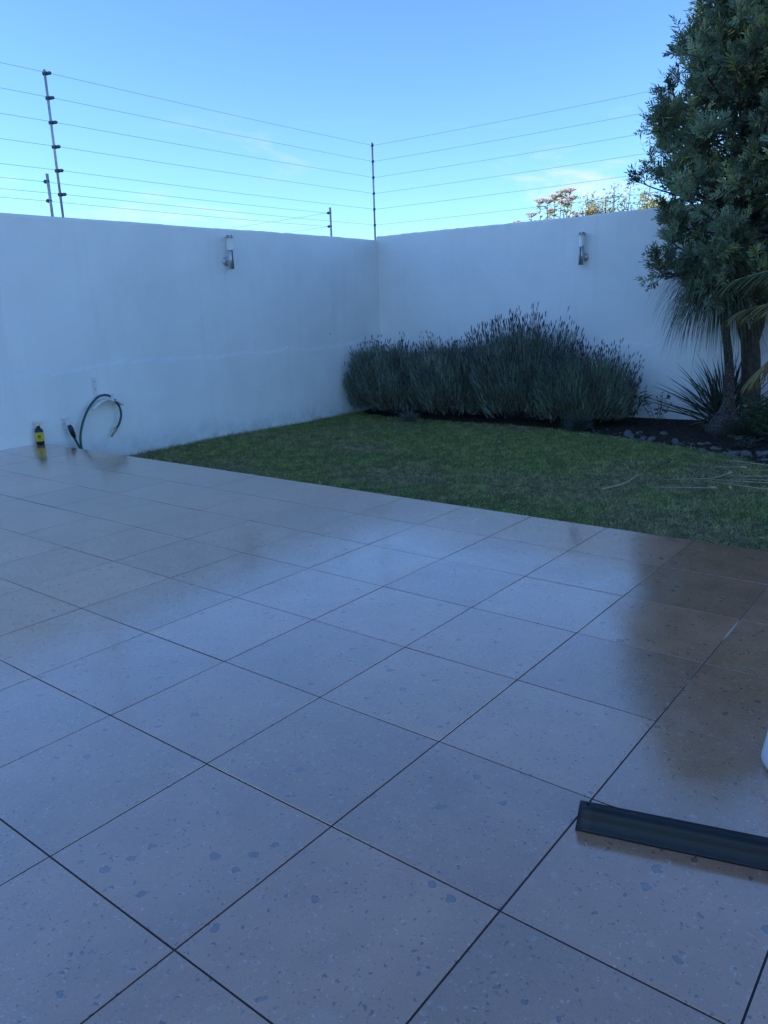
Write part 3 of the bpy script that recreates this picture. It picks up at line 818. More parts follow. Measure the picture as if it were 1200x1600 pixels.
# outside the view to the right nothing is needed at full density
keep &= (gx < 0.6 - (gy - 10) * 0.25) | (rng.random(NB) < 0.15)
gx, gy = gx[keep], gy[keep]; N = len(gx)
dryness = 0.55 * value_noise(gx, gy, 0.8, 1) + 0.30 * value_noise(gx, gy, 2.7, 2) + 0.15 * value_noise(gx, gy, 9, 3)
dryness += 0.22 * np.exp(-((gx + 5.9) / 1.3) ** 2 - ((gy - 5.3) / 0.7) ** 2) + 0.16 * np.exp(-((gx - 0.1) / 0.9) ** 2 - ((gy - 5.2) / 0.9) ** 2)
pd = np.clip((dryness - 0.40) * 2.4, 0.08, 0.85)
isdry = rng.random(N) < pd
clump = 0.62 + 0.76 * value_noise(gx, gy, 13, 5) * (0.5 + value_noise(gx, gy, 29, 6))
cg = vary(N, (0.305, 0.355, 0.108), 0.32, 0.12) * clump[:, None]; cd = vary(N, (0.42, 0.35, 0.19), 0.25, 0.06) * clump[:, None]
colg = np.where(isdry[:, None], cd, cg)
Lg = np.clip(rng.normal(0.040, 0.013, N), 0.012, 0.09) * np.where(isdry, 0.8, 1.0)
edge = np.minimum(gx - XW, gy - Y_EDGE)
Lg *= (1 + 1.3 * np.exp(-(edge / 0.06) ** 2)) * (0.75 + 0.6 * value_noise(gx, gy, 4.0, 8))
ga = rng.uniform(0, 2 * math.pi, N); lean = np.abs(rng.normal(0.0, 0.65, N))
dg = np.stack([np.cos(ga) * lean, np.sin(ga) * lean, np.ones(N)], 1)
rootg = np.stack([gx, gy, lawn_z(gx, gy) - 0.002], 1)
V, F, C = blades(rootg, dg, Lg, rng.uniform(0.0045, 0.0085, N), np.stack([np.cos(ga) * 0.3, np.sin(ga) * 0.3, -0.2 * np.ones(N)], 1), 1, colg)
# one-triangle blades: collapse the tip
Vt = V.reshape(-1, 4, 3); tri = np.stack([Vt[:, 0], Vt[:, 1], (Vt[:, 2] + Vt[:, 3]) / 2], 1)
Ct = C.reshape(-1, 4, 3)[:, :3]
g = link('grass', np_mesh('grass', tri.reshape(-1, 3), np.arange(len(tri) * 3).reshape(-1, 3), Ct.reshape(-1, 3)), M['grass'])
tag(g, 'short patchy green lawn grass with dry spots', 'grass', kind='stuff')

# fallen leaves on the lawn
nl = 130
lx = rng.uniform(XW + 0.4, 0.9, nl); ly = rng.uniform(Y_EDGE + 0.1, 9.8, nl); ok = ly < bed_y(lx) - 0.1; lx, ly = lx[ok], ly[ok]; nl = len(lx)
a = rng.uniform(0, 6.28, nl)
V, F, C = blades(np.stack([lx, ly, lawn_z(lx, ly) + 0.030], 1), np.stack([np.cos(a), np.sin(a), rng.normal(size=nl) * 0.25], 1), rng.uniform(0.03, 0.075, nl), rng.uniform(0.015, 0.032, nl), rng.normal(size=(nl, 3)) * 0.2, 3,
                 np.where(rng.random((nl, 1)) < 0.5, vary(nl, (0.42, 0.36, 0.22), 0.2), vary(nl, (0.20, 0.13, 0.07), 0.25)), side=norm(np.stack([-np.sin(a), np.cos(a), rng.normal(size=nl) * 0.5], 1)), shape='leaf')
tag(link('leaf_litter', np_mesh('leaf_litter', V, F, C), M['leaf']), 'small pale dry leaves scattered over the lawn', 'leaves', kind='stuff')

# mulch flakes in the bed
nm = 9000
mx_ = rng.uniform(XW + 0.05, 1.4, nm); my_ = rng.uniform(8.2, YW - 0.03, nm); ok = my_ > bed_y(mx_) + 0.02; mx_, my_ = mx_[ok], my_[ok]; nm = len(mx_)
a = rng.uniform(0, 6.28, nm)
V, F, C = blades(np.stack([mx_, my_, bed_z(mx_, my_) + 0.006], 1), np.stack([np.cos(a), np.sin(a), rng.normal(size=nm) * 0.35], 1), rng.uniform(0.015, 0.06, nm), rng.uniform(0.006, 0.02, nm), rng.normal(size=(nm, 3)) * 0.15, 1,
                 vary(nm, (0.060, 0.042, 0.030), 0.45), shape='strap')
tag(link('mulch', np_mesh('mulch', V, F, C), M['leaf']), 'dark bark mulch and dead leaves covering the planting bed', 'mulch', kind='stuff')

# ------------------------------------------------------------------ dry stalks on the lawn
def stalk(name, label, pts, r0, r1, head=True, group=None, cat='stalk'):
    P = [Vector((x, y, float(lawn_z(x, y)) + h)) for (x, y, h) in pts]
    o = tag(empty(name, P[0]), label, cat, group)
    sp = smooth_path(P, 6) if len(P) > 2 else [P[0].lerp(P[1], t / 8) for t in range(9)]
    bm = bmesh.new(); nn = len(sp)
    tube(bm, [p - P[0] for p in sp], [r0 + (r1 - r0) * k / (nn - 1) for k in range(nn)], 6)
    link('stem', bm_mesh(bm, 'stem', True), M['dry'], o)
    if head:
        e = sp[-1] - P[0]; dd = (sp[-1] - sp[-3]).normalized()
        bm = bmesh.new(); tube(bm, [e, e + dd * 0.03 + Vector((0, 0, 0.004)), e + dd * 0.07, e + dd * 0.09 + Vector((0, 0, -0.01))], [r1, 0.014, 0.019, 0.006], 7)
        link('sheath', bm_mesh(bm, 'sheath', True), M['dry'], o)
    return o
G = 'dry palm stalks fallen on the lawn'
LAB = 'pale straight dry palm stalk lying on the lawn by the stones'
for pts in ([(-0.62, 6.74, .04), (-0.08, 6.98, .045)], [(-0.585, 7.215, .04), (-0.2, 7.45, .045), (-0.09, 7.72, .05)], [(-0.18, 7.34, .04), (0.40, 7.14, .05)],
            [(-0.42, 8.50, .045), (0.18, 8.32, .05)], [(-0.335, 8.08, .04), (-0.08, 8.12, .045)], [(-0.05, 8.0, .04), (0.38, 8.12, .05)],
            [(-0.2, 7.40, .045), (0.42, 7.42, .055)], [(-0.08, 7.60, .05), (0.55, 7.85, .055)], [(0.0, 7.5, .05), (0.62, 7.60, .055)]):
    stalk('dry_stalk', LAB, pts, 0.0035, 0.0070, True, G)
stalk('fallen_branch', 'bent pale dry twig lying alone on the green lawn', [(-0.865, 7.20, .07), (-0.86, 6.95, .05), (-0.875, 6.74, .04), (-0.93, 6.56, .035), (-0.96, 6.45, .03)], 0.005, 0.013, False, None, 'branch')

# ------------------------------------------------------------------ stones
stone_me = []
for k in range(8):
    r = np.random.default_rng(100 + k)
    bm = bmesh.new(); bmesh.ops.create_icosphere(bm, subdivisions=2, radius=1.0)
    s = r.uniform(0.75, 1.15, 3) * np.array([1, 0.85, 0.6]); ph = r.uniform(0, 6, 9)
    for v in bm.verts:
        c = v.co
        q = 1 + 0.12 * math.sin(2.1 * c.x + ph[0]) + 0.12 * math.sin(2.7 * c.y + ph[1]) + 0.10 * math.sin(3.1 * c.z + ph[2]) + 0.05 * r.normal()
        v.co = Vector((c.x * s[0] * q, c.y * s[1] * q, c.z * s[2] * q))
    stone_me.append(bm_mesh(bm, 'stone', True))
def stone(x, y, s, label, group):
    o = link('stone', stone_me[int(rng.integers(0, 8))], M['stone'], None, (x, y, float(bed_z(x, y)) + s * 0.12))
    o.scale = (s, s * rng.uniform(0.8, 1.1), s * rng.uniform(0.7, 1.0)); o.rotation_euler = (rng.normal() * 0.2, rng.normal() * 0.2, rng.uniform(0, 6.28))
    return tag(o, label, 'stone', group)
for k in range(110):
    x = rng.uniform(-2.9, 0.9) if k < 80 else rng.uniform(-1.2, 0.8)
    y = float(bed_y(x)) + abs(rng.normal()) * 0.16 - 0.02
    stone(x, y, float(np.clip(rng.lognormal(-3.55, 0.45), 0.014, 0.062)), 'small grey stone edging the planting bed beside the lawn', 'stones edging the planting bed')
for x, y, s in ((-2.05, 9.98, 0.085), (-1.55, 10.05, 0.062), (-1.62, 9.74, 0.075), (-0.62, 9.22, 0.06), (-0.20, 8.95, 0.08), (0.02, 8.92, 0.07)):
    stone(x, y, s, 'large rounded grey stone edging the planting bed beside the lawn', 'large stones edging the bed')

# ------------------------------------------------------------------ lavender bushes
def lavender(name, label, cx, cy, rx, ry, h, nshoot, nspike, spike_h, lean=(0, 0), col=(0.055, 0.075, 0.055), head=0.045, seed=1, stem_wood=True):
    global rng
    keep_rng = rng; rng = np.random.default_rng(seed)
    z0 = float(bed_z(cx, cy)) + 0.0
    o = tag(empty(name, (cx, cy, z0)), label, 'bush', 'lavender bushes by the wall')
    base = np.array([0, 0, 0.0])
    def surf(n, lo=0.25, hi=1.0):
        # points through the dome, denser outside
        ph = rng.uniform(0, 2 * math.pi, n); u = rng.random(n) ** 0.75
        el = np.arcsin(np.clip(u, 0, 1)); el = np.where(rng.random(n) < 0.20, rng.uniform(-0.05, 0.5, n), el)
        rr = lo + (hi - lo) * rng.random(n) ** 0.38
        lump = 1 + 0.09 * np.sin(3 * ph + seed) * np.cos(el) + 0.07 * np.sin(7 * ph + 2 * seed + 3 * el)
        un = np.stack([np.cos(el) * np.cos(ph), np.cos(el) * np.sin(ph), np.sin(el)], 1)
        sup = (np.abs(un) ** 3).sum(1) ** (-1 / 3)          # boxier than a dome, like a clipped row
        lump = lump * sup * (1 + 0.10 * np.sin(11 * un[:, 0] + 5 * un[:, 2] + seed) * np.sin(9 * un[:, 1] - 4 * un[:, 2]))
        d = np.stack([np.cos(el) * np.cos(ph) * rx, np.cos(el) * np.sin(ph) * ry, np.sin(el) * h], 1) * lump[:, None]
        p = d * rr[:, None] + np.array([0, 0, 0.10])
        tz = np.clip(p[:, 2] / (0.5 * h), 0, 1); tz = tz * tz * (3 - 2 * tz)
        p[:, :2] *= (0.86 + 0.14 * tz)[:, None]          # slightly narrower foot
        p[:, 0] += lean[0] * np.clip(p[:, 2], 0, None) / h; p[:, 1] += lean[1] * np.clip(p[:, 2], 0, None) / h
        # keep out of the walls
        p[:, 1] = np.minimum(p[:, 1], YW - cy - 0.02 - 0.02 * rng.random(n)); p[:, 0] = np.maximum(p[:, 0], XW - cx + 0.02 + 0.02 * rng.random(n))
        p[:, 2] = np.maximum(p[:, 2], 0.015)
        return p, norm(d)
    # leafy shoots: narrow leaves pointing up and out
    p, d = surf(nshoot)
    up = np.array([0, 0, 1.0])
    dirs = norm(d * 0.55 + up * rng.uniform(0.5, 1.3, (nshoot, 1)) + rng.normal(size=(nshoot, 3)) * 0.22)
    tone = 1 + 0.30 * np.sin(p[:, 0] * 9 + seed) * np.sin(p[:, 2] * 7 + p[:, 1] * 5)
    c = vary(nshoot, col, 0.34, 0.06) * np.clip(tone, 0.65, 1.4)[:, None]
    dead = rng.random(nshoot) < np.where(p[:, 2] < 0.35 * h, 0.30, 0.05)
    c = np.where(dead[:, None], vary(nshoot, (0.16, 0.12, 0.08), 0.3), c)
    parts = [blades(p, dirs, rng.uniform(0.08, 0.20, nshoot), rng.uniform(0.006, 0.013, nshoot), rng.normal(size=(nshoot, 3)) * 0.12, 2, c, c * 1.12)]
    # little side leaves on the shoots
    k = nshoot // 2
    parts.append(blades(p[:k] + dirs[:k] * 0.05, norm(dirs[:k] * 0.6 + rng.normal(size=(k, 3)) * 0.7), rng.uniform(0.025, 0.05, k), 0.0065, None, 1, c[:k] * 1.05))
    V, F, C = merge(parts)
    link('foliage', np_mesh('foliage', V, F, C), M['leaf'], o)
    # flower stems with spikes
    p, d = surf(nspike, 0.85, 1.0)
    sel = d[:, 2] > -0.05; p, d = p[sel], d[sel]; ns = len(p)
    dirs = norm(d * 0.45 + up * 1.2 + rng.normal(size=(ns, 3)) * 0.13)
    L = rng.uniform(0.55, 1.0, ns) * spike_h
    cs = vary(ns, (0.10, 0.12, 0.09), 0.2)
    bend = rng.normal(size=(ns, 3)) * 0.05
    bend[:, 2] = 0
    V1 = blades(p, dirs, L, 0.0042, bend, 3, cs, shape='strap')
    tip = p + dirs * L[:, None] + bend * L[:, None]
    td = norm(dirs + 2 * bend)
    ch = vary(ns, (0.070, 0.062, 0.085), 0.25)
    s1 = norm(np.cross(td, rng.normal(size=(ns, 3)))); s2 = np.cross(td, s1)
    hl = rng.uniform(0.7, 1.3, ns) * head
    V2 = blades(tip - td * (hl * 0.3)[:, None], td, hl, 0.013, None, 3, ch, side=s1, shape='spike')
    V3 = blades(tip - td * (hl * 0.3)[:, None], td, hl, 0.013, None, 3, ch, side=s2, shape='spike')
    V, F, C = merge([V1, V2, V3])
    link('flower_spikes', np_mesh('flower_spikes', V, F, C), M['leaf'], o)
    # woody stems at the base
    bm = bmesh.new()
    for k in range(16):
        a = rng.uniform(0, 6.28); q = rng.uniform(0.2, 0.75)
        e = (math.cos(a) * rx * q, math.sin(a) * ry * q, h * rng.uniform(0.3, 0.6))
        tube(bm, smooth_path([(e[0] * 0.15, e[1] * 0.15, -0.03), (e[0] * 0.5, e[1] * 0.5, e[2] * 0.35), e], 4), [0.012] * 5 + [0.008] * 3 + [0.005], 5)
    link('stems', bm_mesh(bm, 'stems', True), M['bark'], o)
    rng = keep_rng
    return o

lavender('lavender_bush', 'lavender bush with short dark flower heads touching the long wall', -6.85, 10.72, 0.92, 0.60, 0.98, 19000, 640, 0.27, (-0.04, -0.08), (0.200, 0.250, 0.195), 0.055, 11)
lavender('lavender_bush', 'even-topped lavender bush between the corner one and the tallest', -5.55, 10.70, 1.05, 0.60, 0.99, 20000, 560, 0.27, (0.05, -0.10), (0.190, 0.240, 0.185), 0.055, 12)
lavender('lavender_bush', 'tallest lavender bush with a dense crest of long thin spikes', -4.20, 10.72, 1.02, 0.62, 1.17, 22000, 1050, 0.44, (0.06, -0.08), (0.180, 0.228, 0.175), 0.085, 13)
lavender('lavender_bush', 'low rounded lavender bush at the open end of the row', -3.10, 10.62, 0.74, 0.56, 0.78, 14000, 520, 0.40, (0.12, -0.06), (0.165, 0.215, 0.152), 0.07, 14)

# small silvery tufts at the feet of the bushes
def tuft(name, label, x, y, r, h, nb, col, w=0.008, cat='plant', droop=0.25, seed=3):
    rg = np.random.default_rng(seed)
    z0 = float(bed_z(x, y))
    a = rg.uniform(0, 6.28, nb); q = rg.random(nb) ** 0.6
    p = np.stack([np.cos(a) * q * r * 0.5, np.sin(a) * q * r * 0.5, rg.random(nb) * h * 0.5], 1)
    dd = np.stack([np.cos(a) * q * r, np.sin(a) * q * r, np.full(nb, h * 0.8)], 1) + rg.normal(size=(nb, 3)) * 0.05
    o = tag(empty(name, (x, y, z0)), label, cat)
    V, F, C = blades(p, dd, rg.uniform(0.4, 0.9, nb) * h, w, np.stack([np.cos(a) * droop, np.sin(a) * droop, -droop * np.ones(nb)], 1), 3, vary(nb, col, 0.2))
    link('leaves', np_mesh('leaves', V, F, C), M['leaf'], o)
    return o
tuft('silver_tuft', 'small silvery grey tuft at the foot of the even-topped lavender', -5.98, 10.02, 0.16, 0.30, 420, (0.16, 0.19, 0.15), seed=3)
tuft('silver_tuft', 'small grey-green tuft at the foot of the low lavender', -2.86, 10.10, 0.22, 0.30, 600, (0.105, 0.14, 0.12), 0.010, seed=4)
tuft('mondo_grass', 'dark arching grass tuft at the foot of the swollen palm trunk', -0.42, 9.95, 0.34, 0.34, 500, (0.035, 0.055, 0.025), 0.008, droop=0.7, seed=5)
tuft('grass_weed', 'tiny weed growing where the long wall meets the lawn', XW + 0.06, 7.98, 0.08, 0.10, 60, (0.05, 0.08, 0.03), 0.008, cat='weed', seed=6)

# ------------------------------------------------------------------ broad-leaved plants
def leafy(name, label, x, y, stems, col, leaf=(0.05, 0.03), per=14, seed=1, cat='plant', zoff=0.0, flower=None, mat='gloss_leaf', stem_r=0.005):
    rg = np.random.default_rng(seed); z0 = float(bed_z(x, y)) + zoff
    o = tag(empty(name, (x, y, z0)), label, cat)
    Ps, Ds = [], []
    for pts in stems:
        sp = smooth_path(pts, 5); nn = len(sp)
        bm = bmesh.new(); tube(bm, sp, [stem_r * (1 - 0.6 * k / (nn - 1)) for k in range(nn)], 5)
        link('stem', bm_mesh(bm, 'stem', True), M['bark'], o)
        for k in range(per):
            t = 0.3 + 0.7 * rg.random(); i = min(int(t * (nn - 1)), nn - 2)
            p = sp[i].lerp(sp[i + 1], t * (nn - 1) - i); a = rg.uniform(0, 6.28)
            Ps.append(p); Ds.append((math.cos(a), math.sin(a), rg.uniform(-0.2, 0.6)))
    n_ = len(Ps); D = norm(np.array(Ds)); side = norm(np.cross(D, np.array([0, 0, 1.0]) + rg.normal(size=(n_, 3)) * 0.4))
    V, F, C = blades(np.array(Ps), D, rg.uniform(0.7, 1.2, n_) * leaf[0], rg.uniform(0.7, 1.2, n_) * leaf[1], np.array([0, 0, -0.3]) + rg.normal(size=(n_, 3)) * 0.12, 4, vary(n_, col, 0.2), side=side, shape='leaf')
    link('leaves', np_mesh('leaves', V, F, C), M[mat], o)
    return o
def fan(n_, h, spread, seed, base=0.02):
    rg = np.random.default_rng(seed); out = []
    for k in range(n_):
        a = rg.uniform(0, 6.28); s = spread * rg.uniform(0.4, 1); hh = h * rg.uniform(0.6, 1)
        out.append([(math.cos(a) * base, math.sin(a) * base, -0.02), (math.cos(a) * s * 0.5 + rg.normal() * 0.02, math.sin(a) * s * 0.5, hh * 0.5), (math.cos(a) * s, math.sin(a) * s * 0.7, hh)])
    return out
leafy('rose_bush', 'spindly young rose bush with sparse leaves before the white wall', -2.02, 11.08, fan(7, 0.48, 0.30, 21), (0.055, 0.065, 0.045), (0.062, 0.042), 9, 21, 'bush')
leafy('broadleaf_plant', 'low broad-leaved green plant at the end of the lavender row', -2.42, 10.95, fan(12, 0.52, 0.34, 22), (0.075, 0.115, 0.055), (0.12, 0.032), 18, 22)
leafy('round_shrub', 'dense round green shrub by the stones beside the palm', -0.13, 9.75, fan(60, 0.62, 0.42, 23), (0.075, 0.140, 0.060), (0.055, 0.024), 40, 23, 'shrub')
leafy('ground_plant', 'low grey-leaved plant spreading between the stones and the round shrub', -0.28, 9.22, fan(16, 0.16, 0.26, 24), (0.070, 0.095, 0.070), (0.05, 0.018), 16, 24)

# spiky strap-leaved plant
def strap_plant():
    rg = np.random.default_rng(31); x, y = -1.0, 11.0; z0 = float(bed_z(x, y))
    o = tag(empty('flax_plant', (x, y, z0)), 'spiky dark strap-leaved plant behind the swollen palm trunk', 'plant')
    n_ = 170; a = rg.uniform(0, 6.28, n_); tilt = rg.uniform(0.05, 1.25, n_)
    p = np.stack([np.cos(a) * 0.06 * rg.random(n_), np.sin(a) * 0.05, np.zeros(n_)], 1) + np.stack([rg.normal(size=n_) * 0.07, rg.normal(size=n_) * 0.05, np.zeros(n_)], 1)
    d = np.stack([np.cos(a) * np.sin(tilt), np.sin(a) * np.sin(tilt) * 0.35, np.cos(tilt)], 1)
    L = rg.uniform(0.70, 1.25, n_)
    V, F, C = blades(p, d, L, rg.uniform(0.014, 0.026, n_), np.stack([np.cos(a) * 0.10, np.zeros(n_), -0.16 * np.sin(tilt) - 0.02], 1), 6, vary(n_, (0.040, 0.056, 0.038), 0.25), shape='strap')
    V[:, 1] = np.minimum(V[:, 1], YW - y - 0.02)
    link('leaves', np_mesh('leaves', V, F, C), M['gloss_leaf'], o)
    nd = 16; a = rg.uniform(0, 6.28, nd)
    V, F, C = blades(np.zeros((nd, 3)), np.stack([np.cos(a), np.sin(a) * 0.5 - 0.3, 0.35 * np.ones(nd)], 1), rg.uniform(0.4, 0.7, nd), 0.014, np.tile(np.array([[0, 0, -0.5]]), (nd, 1)), 6, vary(nd, (0.20, 0.16, 0.10), 0.2), shape='strap')
    V[:, 1] = np.minimum(V[:, 1], YW - y - 0.02)
    link('dead_leaves', np_mesh('dead_leaves', V, F, C), M['leaf'], o)
strap_plant()

# ------------------------------------------------------------------ ponytail palm
def ponytail():
    rg = np.random.default_rng(41); x, y = -0.84, 10.42; z0 = float(bed_z(x, y)) - 0.02
    o = tag(empty('ponytail_palm', (x, y, z0)), 'ponytail palm with swollen grey base and drooping thin leaves', 'palm')
    bm = bmesh.new()
    prof = [(0.10, -0.05), (0.235, 0.0), (0.265, 0.05), (0.25, 0.11), (0.20, 0.19), (0.145, 0.27), (0.105, 0.35), (0.082, 0.45), (0.070, 0.60), (0.062, 0.85), (0.056, 1.15), (0.050, 1.45), (0.048, 1.75), (0.06, 2.0), (0.05, 2.10), (0, 2.14)]
    rings = lathe(bm, prof, 36)
    for ring in rings:
        for v in ring:
            z = v.co.z; a = math.atan2(v.co.y, v.co.x)
            k = 1 + (0.05 * math.sin(5 * a + z * 9) + 0.04 * math.sin(11 * a - 13 * z)) * (1 if z < 0.4 else 0.6)
            v.co.x *= k; v.co.y *= k
            s = max(0, z - 0.3)
            v.co.x += -0.02 * s - 0.055 * s * s + 0.03 * math.sin(z * 2.2) * (z > 0.3)
    link('trunk', bm_mesh(bm, 'trunk', True), M['pony_bark'], o)
    top = np.array([-0.02 * 1.75 - 0.055 * 1.75 ** 2 - 0.03, 0, 2.05])
    n_ = 900
    a = rg.uniform(0, 6.28, n_); el = rg.uniform(-0.5, 1.25, n_)
    d = np.stack([np.cos(a) * np.cos(el), np.sin(a) * np.cos(el), np.sin(el)], 1)
    L = rg.uniform(0.85, 1.35, n_)
    # arc: out, then straight down
    segs = 9; V = np.zeros((n_, segs + 1, 2, 3)); C = np.zeros((n_, segs + 1, 2, 3))
    p = top + rg.normal(size=(n_, 3)) * np.array([0.04, 0.04, 0.10]); v = d.copy(); w = rg.uniform(0.008, 0.014, n_)
    col = vary(n_, (0.070, 0.098, 0.050), 0.25); tip = np.where((rg.random((n_, 1)) < 0.45), vary(n_, (0.17, 0.115, 0.055), 0.25), col)
    g = rg.uniform(0.15, 0.36, n_)[:, None]
    side0 = norm(np.cross(d, np.array([0, 0, 1.0]) + rg.normal(size=(n_, 3)) * 0.3))
    for s in range(segs + 1):
        t = s / segs
        ww = w * (1 if t < 0.5 else max(0.12, 1 - (t - 0.5) * 1.8))
        V[:, s, 0] = p - side0 * (ww / 2)[:, None]; V[:, s, 1] = p + side0 * (ww / 2)[:, None]
        cc = col * (1 - max(0, t - 0.45) / 0.55) + tip * (max(0, t - 0.45) / 0.55)
        C[:, s, 0] = cc; C[:, s, 1] = cc
        p = p + v * (L / segs)[:, None]
        v = norm(v + np.array([0, 0, -1.0]) * g * (1.0 + 0.9 * t))
    V = V.reshape(-1, 3); V[:, 1] = np.minimum(V[:, 1], YW - y - 0.015)
    base = (np.arange(n_) * (segs + 1) * 2)[:, None]
    F = np.concatenate([base + np.array([[2 * s, 2 * s + 1, 2 * s + 3, 2 * s + 2]]) for s in range(segs)], 0)
    link('leaves', np_mesh('leaves', V, F, C.reshape(-1, 3)), M['leaf'], o)
ponytail()

# ------------------------------------------------------------------ feather palm at the edge
def feather_palm():
    rg = np.random.default_rng(51); x, y = 0.55, 9.35; z0 = float(bed_z(x, y))
    o = tag(empty('feather_palm', (x, y, z0)), 'feather palm with arching fronds and yellowing leaflets', 'palm')
    bm = bmesh.new()
    for k, (dx, dy) in enumerate(((0, 0), (0.14, 0.08), (-0.08, 0.13), (0.1, -0.12))):
        tube(bm, smooth_path([(dx * 0.6, dy * 0.6, -0.05), (dx, dy, 0.5), (dx * 1.4, dy * 1.4, 1.0 + 0.1 * k)], 5), 0.03, 8)
    link('canes', bm_mesh(bm, 'canes', True), M['pony_bark'], o)
    # frond tips given in metres relative to the base
    fr = [((-0.35, 0.15, 2.15), (-1.22, 0.22, 1.98), 0.25), ((-0.45, 0.05, 1.75), (-1.05, 0.15, 1.62), 0.75), ((-0.35, 0.10, 1.40), (-0.86, 0.15, 0.85), 0.85),
          ((-0.30, 0.30, 2.75), (-0.95, 0.45, 2.95), 0.1), ((0.3, 0.4, 2.5), (0.7, 0.9, 2.5), 0.2), ((0.5, -0.3, 2.1), (1.2, -0.5, 1.7), 0.3), ((0.1, -0.5, 2.3), (0.1, -1.2, 1.9), 0.3), ((0.6, 0.2, 1.8), (1.2, 0.3, 1.2), 0.5), ((-0.1, 0.5, 2.6), (-0.25, 1.0, 2.9), 0.1)]
    for mid, tipp, dryk in fr:
        sp = smooth_path([(0, 0, 1.0), (mid[0] * 0.55, mid[1] * 0.55, 1.0 + (mid[2] - 1.0) * 0.75), mid, tipp], 8); nn = len(sp)
        bm = bmesh.new(); tube(bm, sp, [0.012 - 0.009 * k / (nn - 1) for k in range(nn)], 6)
        f = link('frond', bm_mesh(bm, 'frond', True), M['dry'], o)
        pts = np.array([list(p) for p in sp]); n_ = 110
        t = np.linspace(0.28, 0.995, n_ // 2).repeat(2); idx = t * (nn - 1); i0 = np.minimum(idx.astype(int), nn - 2); fr_ = (idx - i0)[:, None]
        p = pts[i0] * (1 - fr_) + pts[i0 + 1] * fr_
        tg = norm(pts[i0 + 1] - pts[i0]); sd = np.where(np.arange(n_) % 2 == 0, 1, -1)[:, None]
        hor = norm(np.cross(tg, np.array([0, 0, 1.0])))
        d = norm(tg * 0.75 + hor * sd * 0.8 + np.array([0, 0, -0.15]) + rg.normal(size=(n_, 3)) * 0.06)
        L = (0.50 - 0.26 * np.abs(t - 0.55) / 0.45) * rg.uniform(0.85, 1.1, n_)
        isd = rg.random((n_, 1)) < dryk
        col = np.where(isd, vary(n_, (0.28, 0.205, 0.085), 0.2), vary(n_, (0.075, 0.125, 0.060), 0.2))
        V, F, C = blades(p, d, L, 0.020, np.tile(np.array([[0, 0, -0.45]]), (n_, 1)) + rg.normal(size=(n_, 3)) * 0.05, 5, col, col * np.array([1.15, 1.0, 0.8]), side=norm(np.cross(d, hor * sd * 0.3 + np.array([0, 0, 1.0]))), shape='strap')
        link('leaflets', np_mesh('leaflets', V, F, C), M['leaf'], f)
feather_palm()

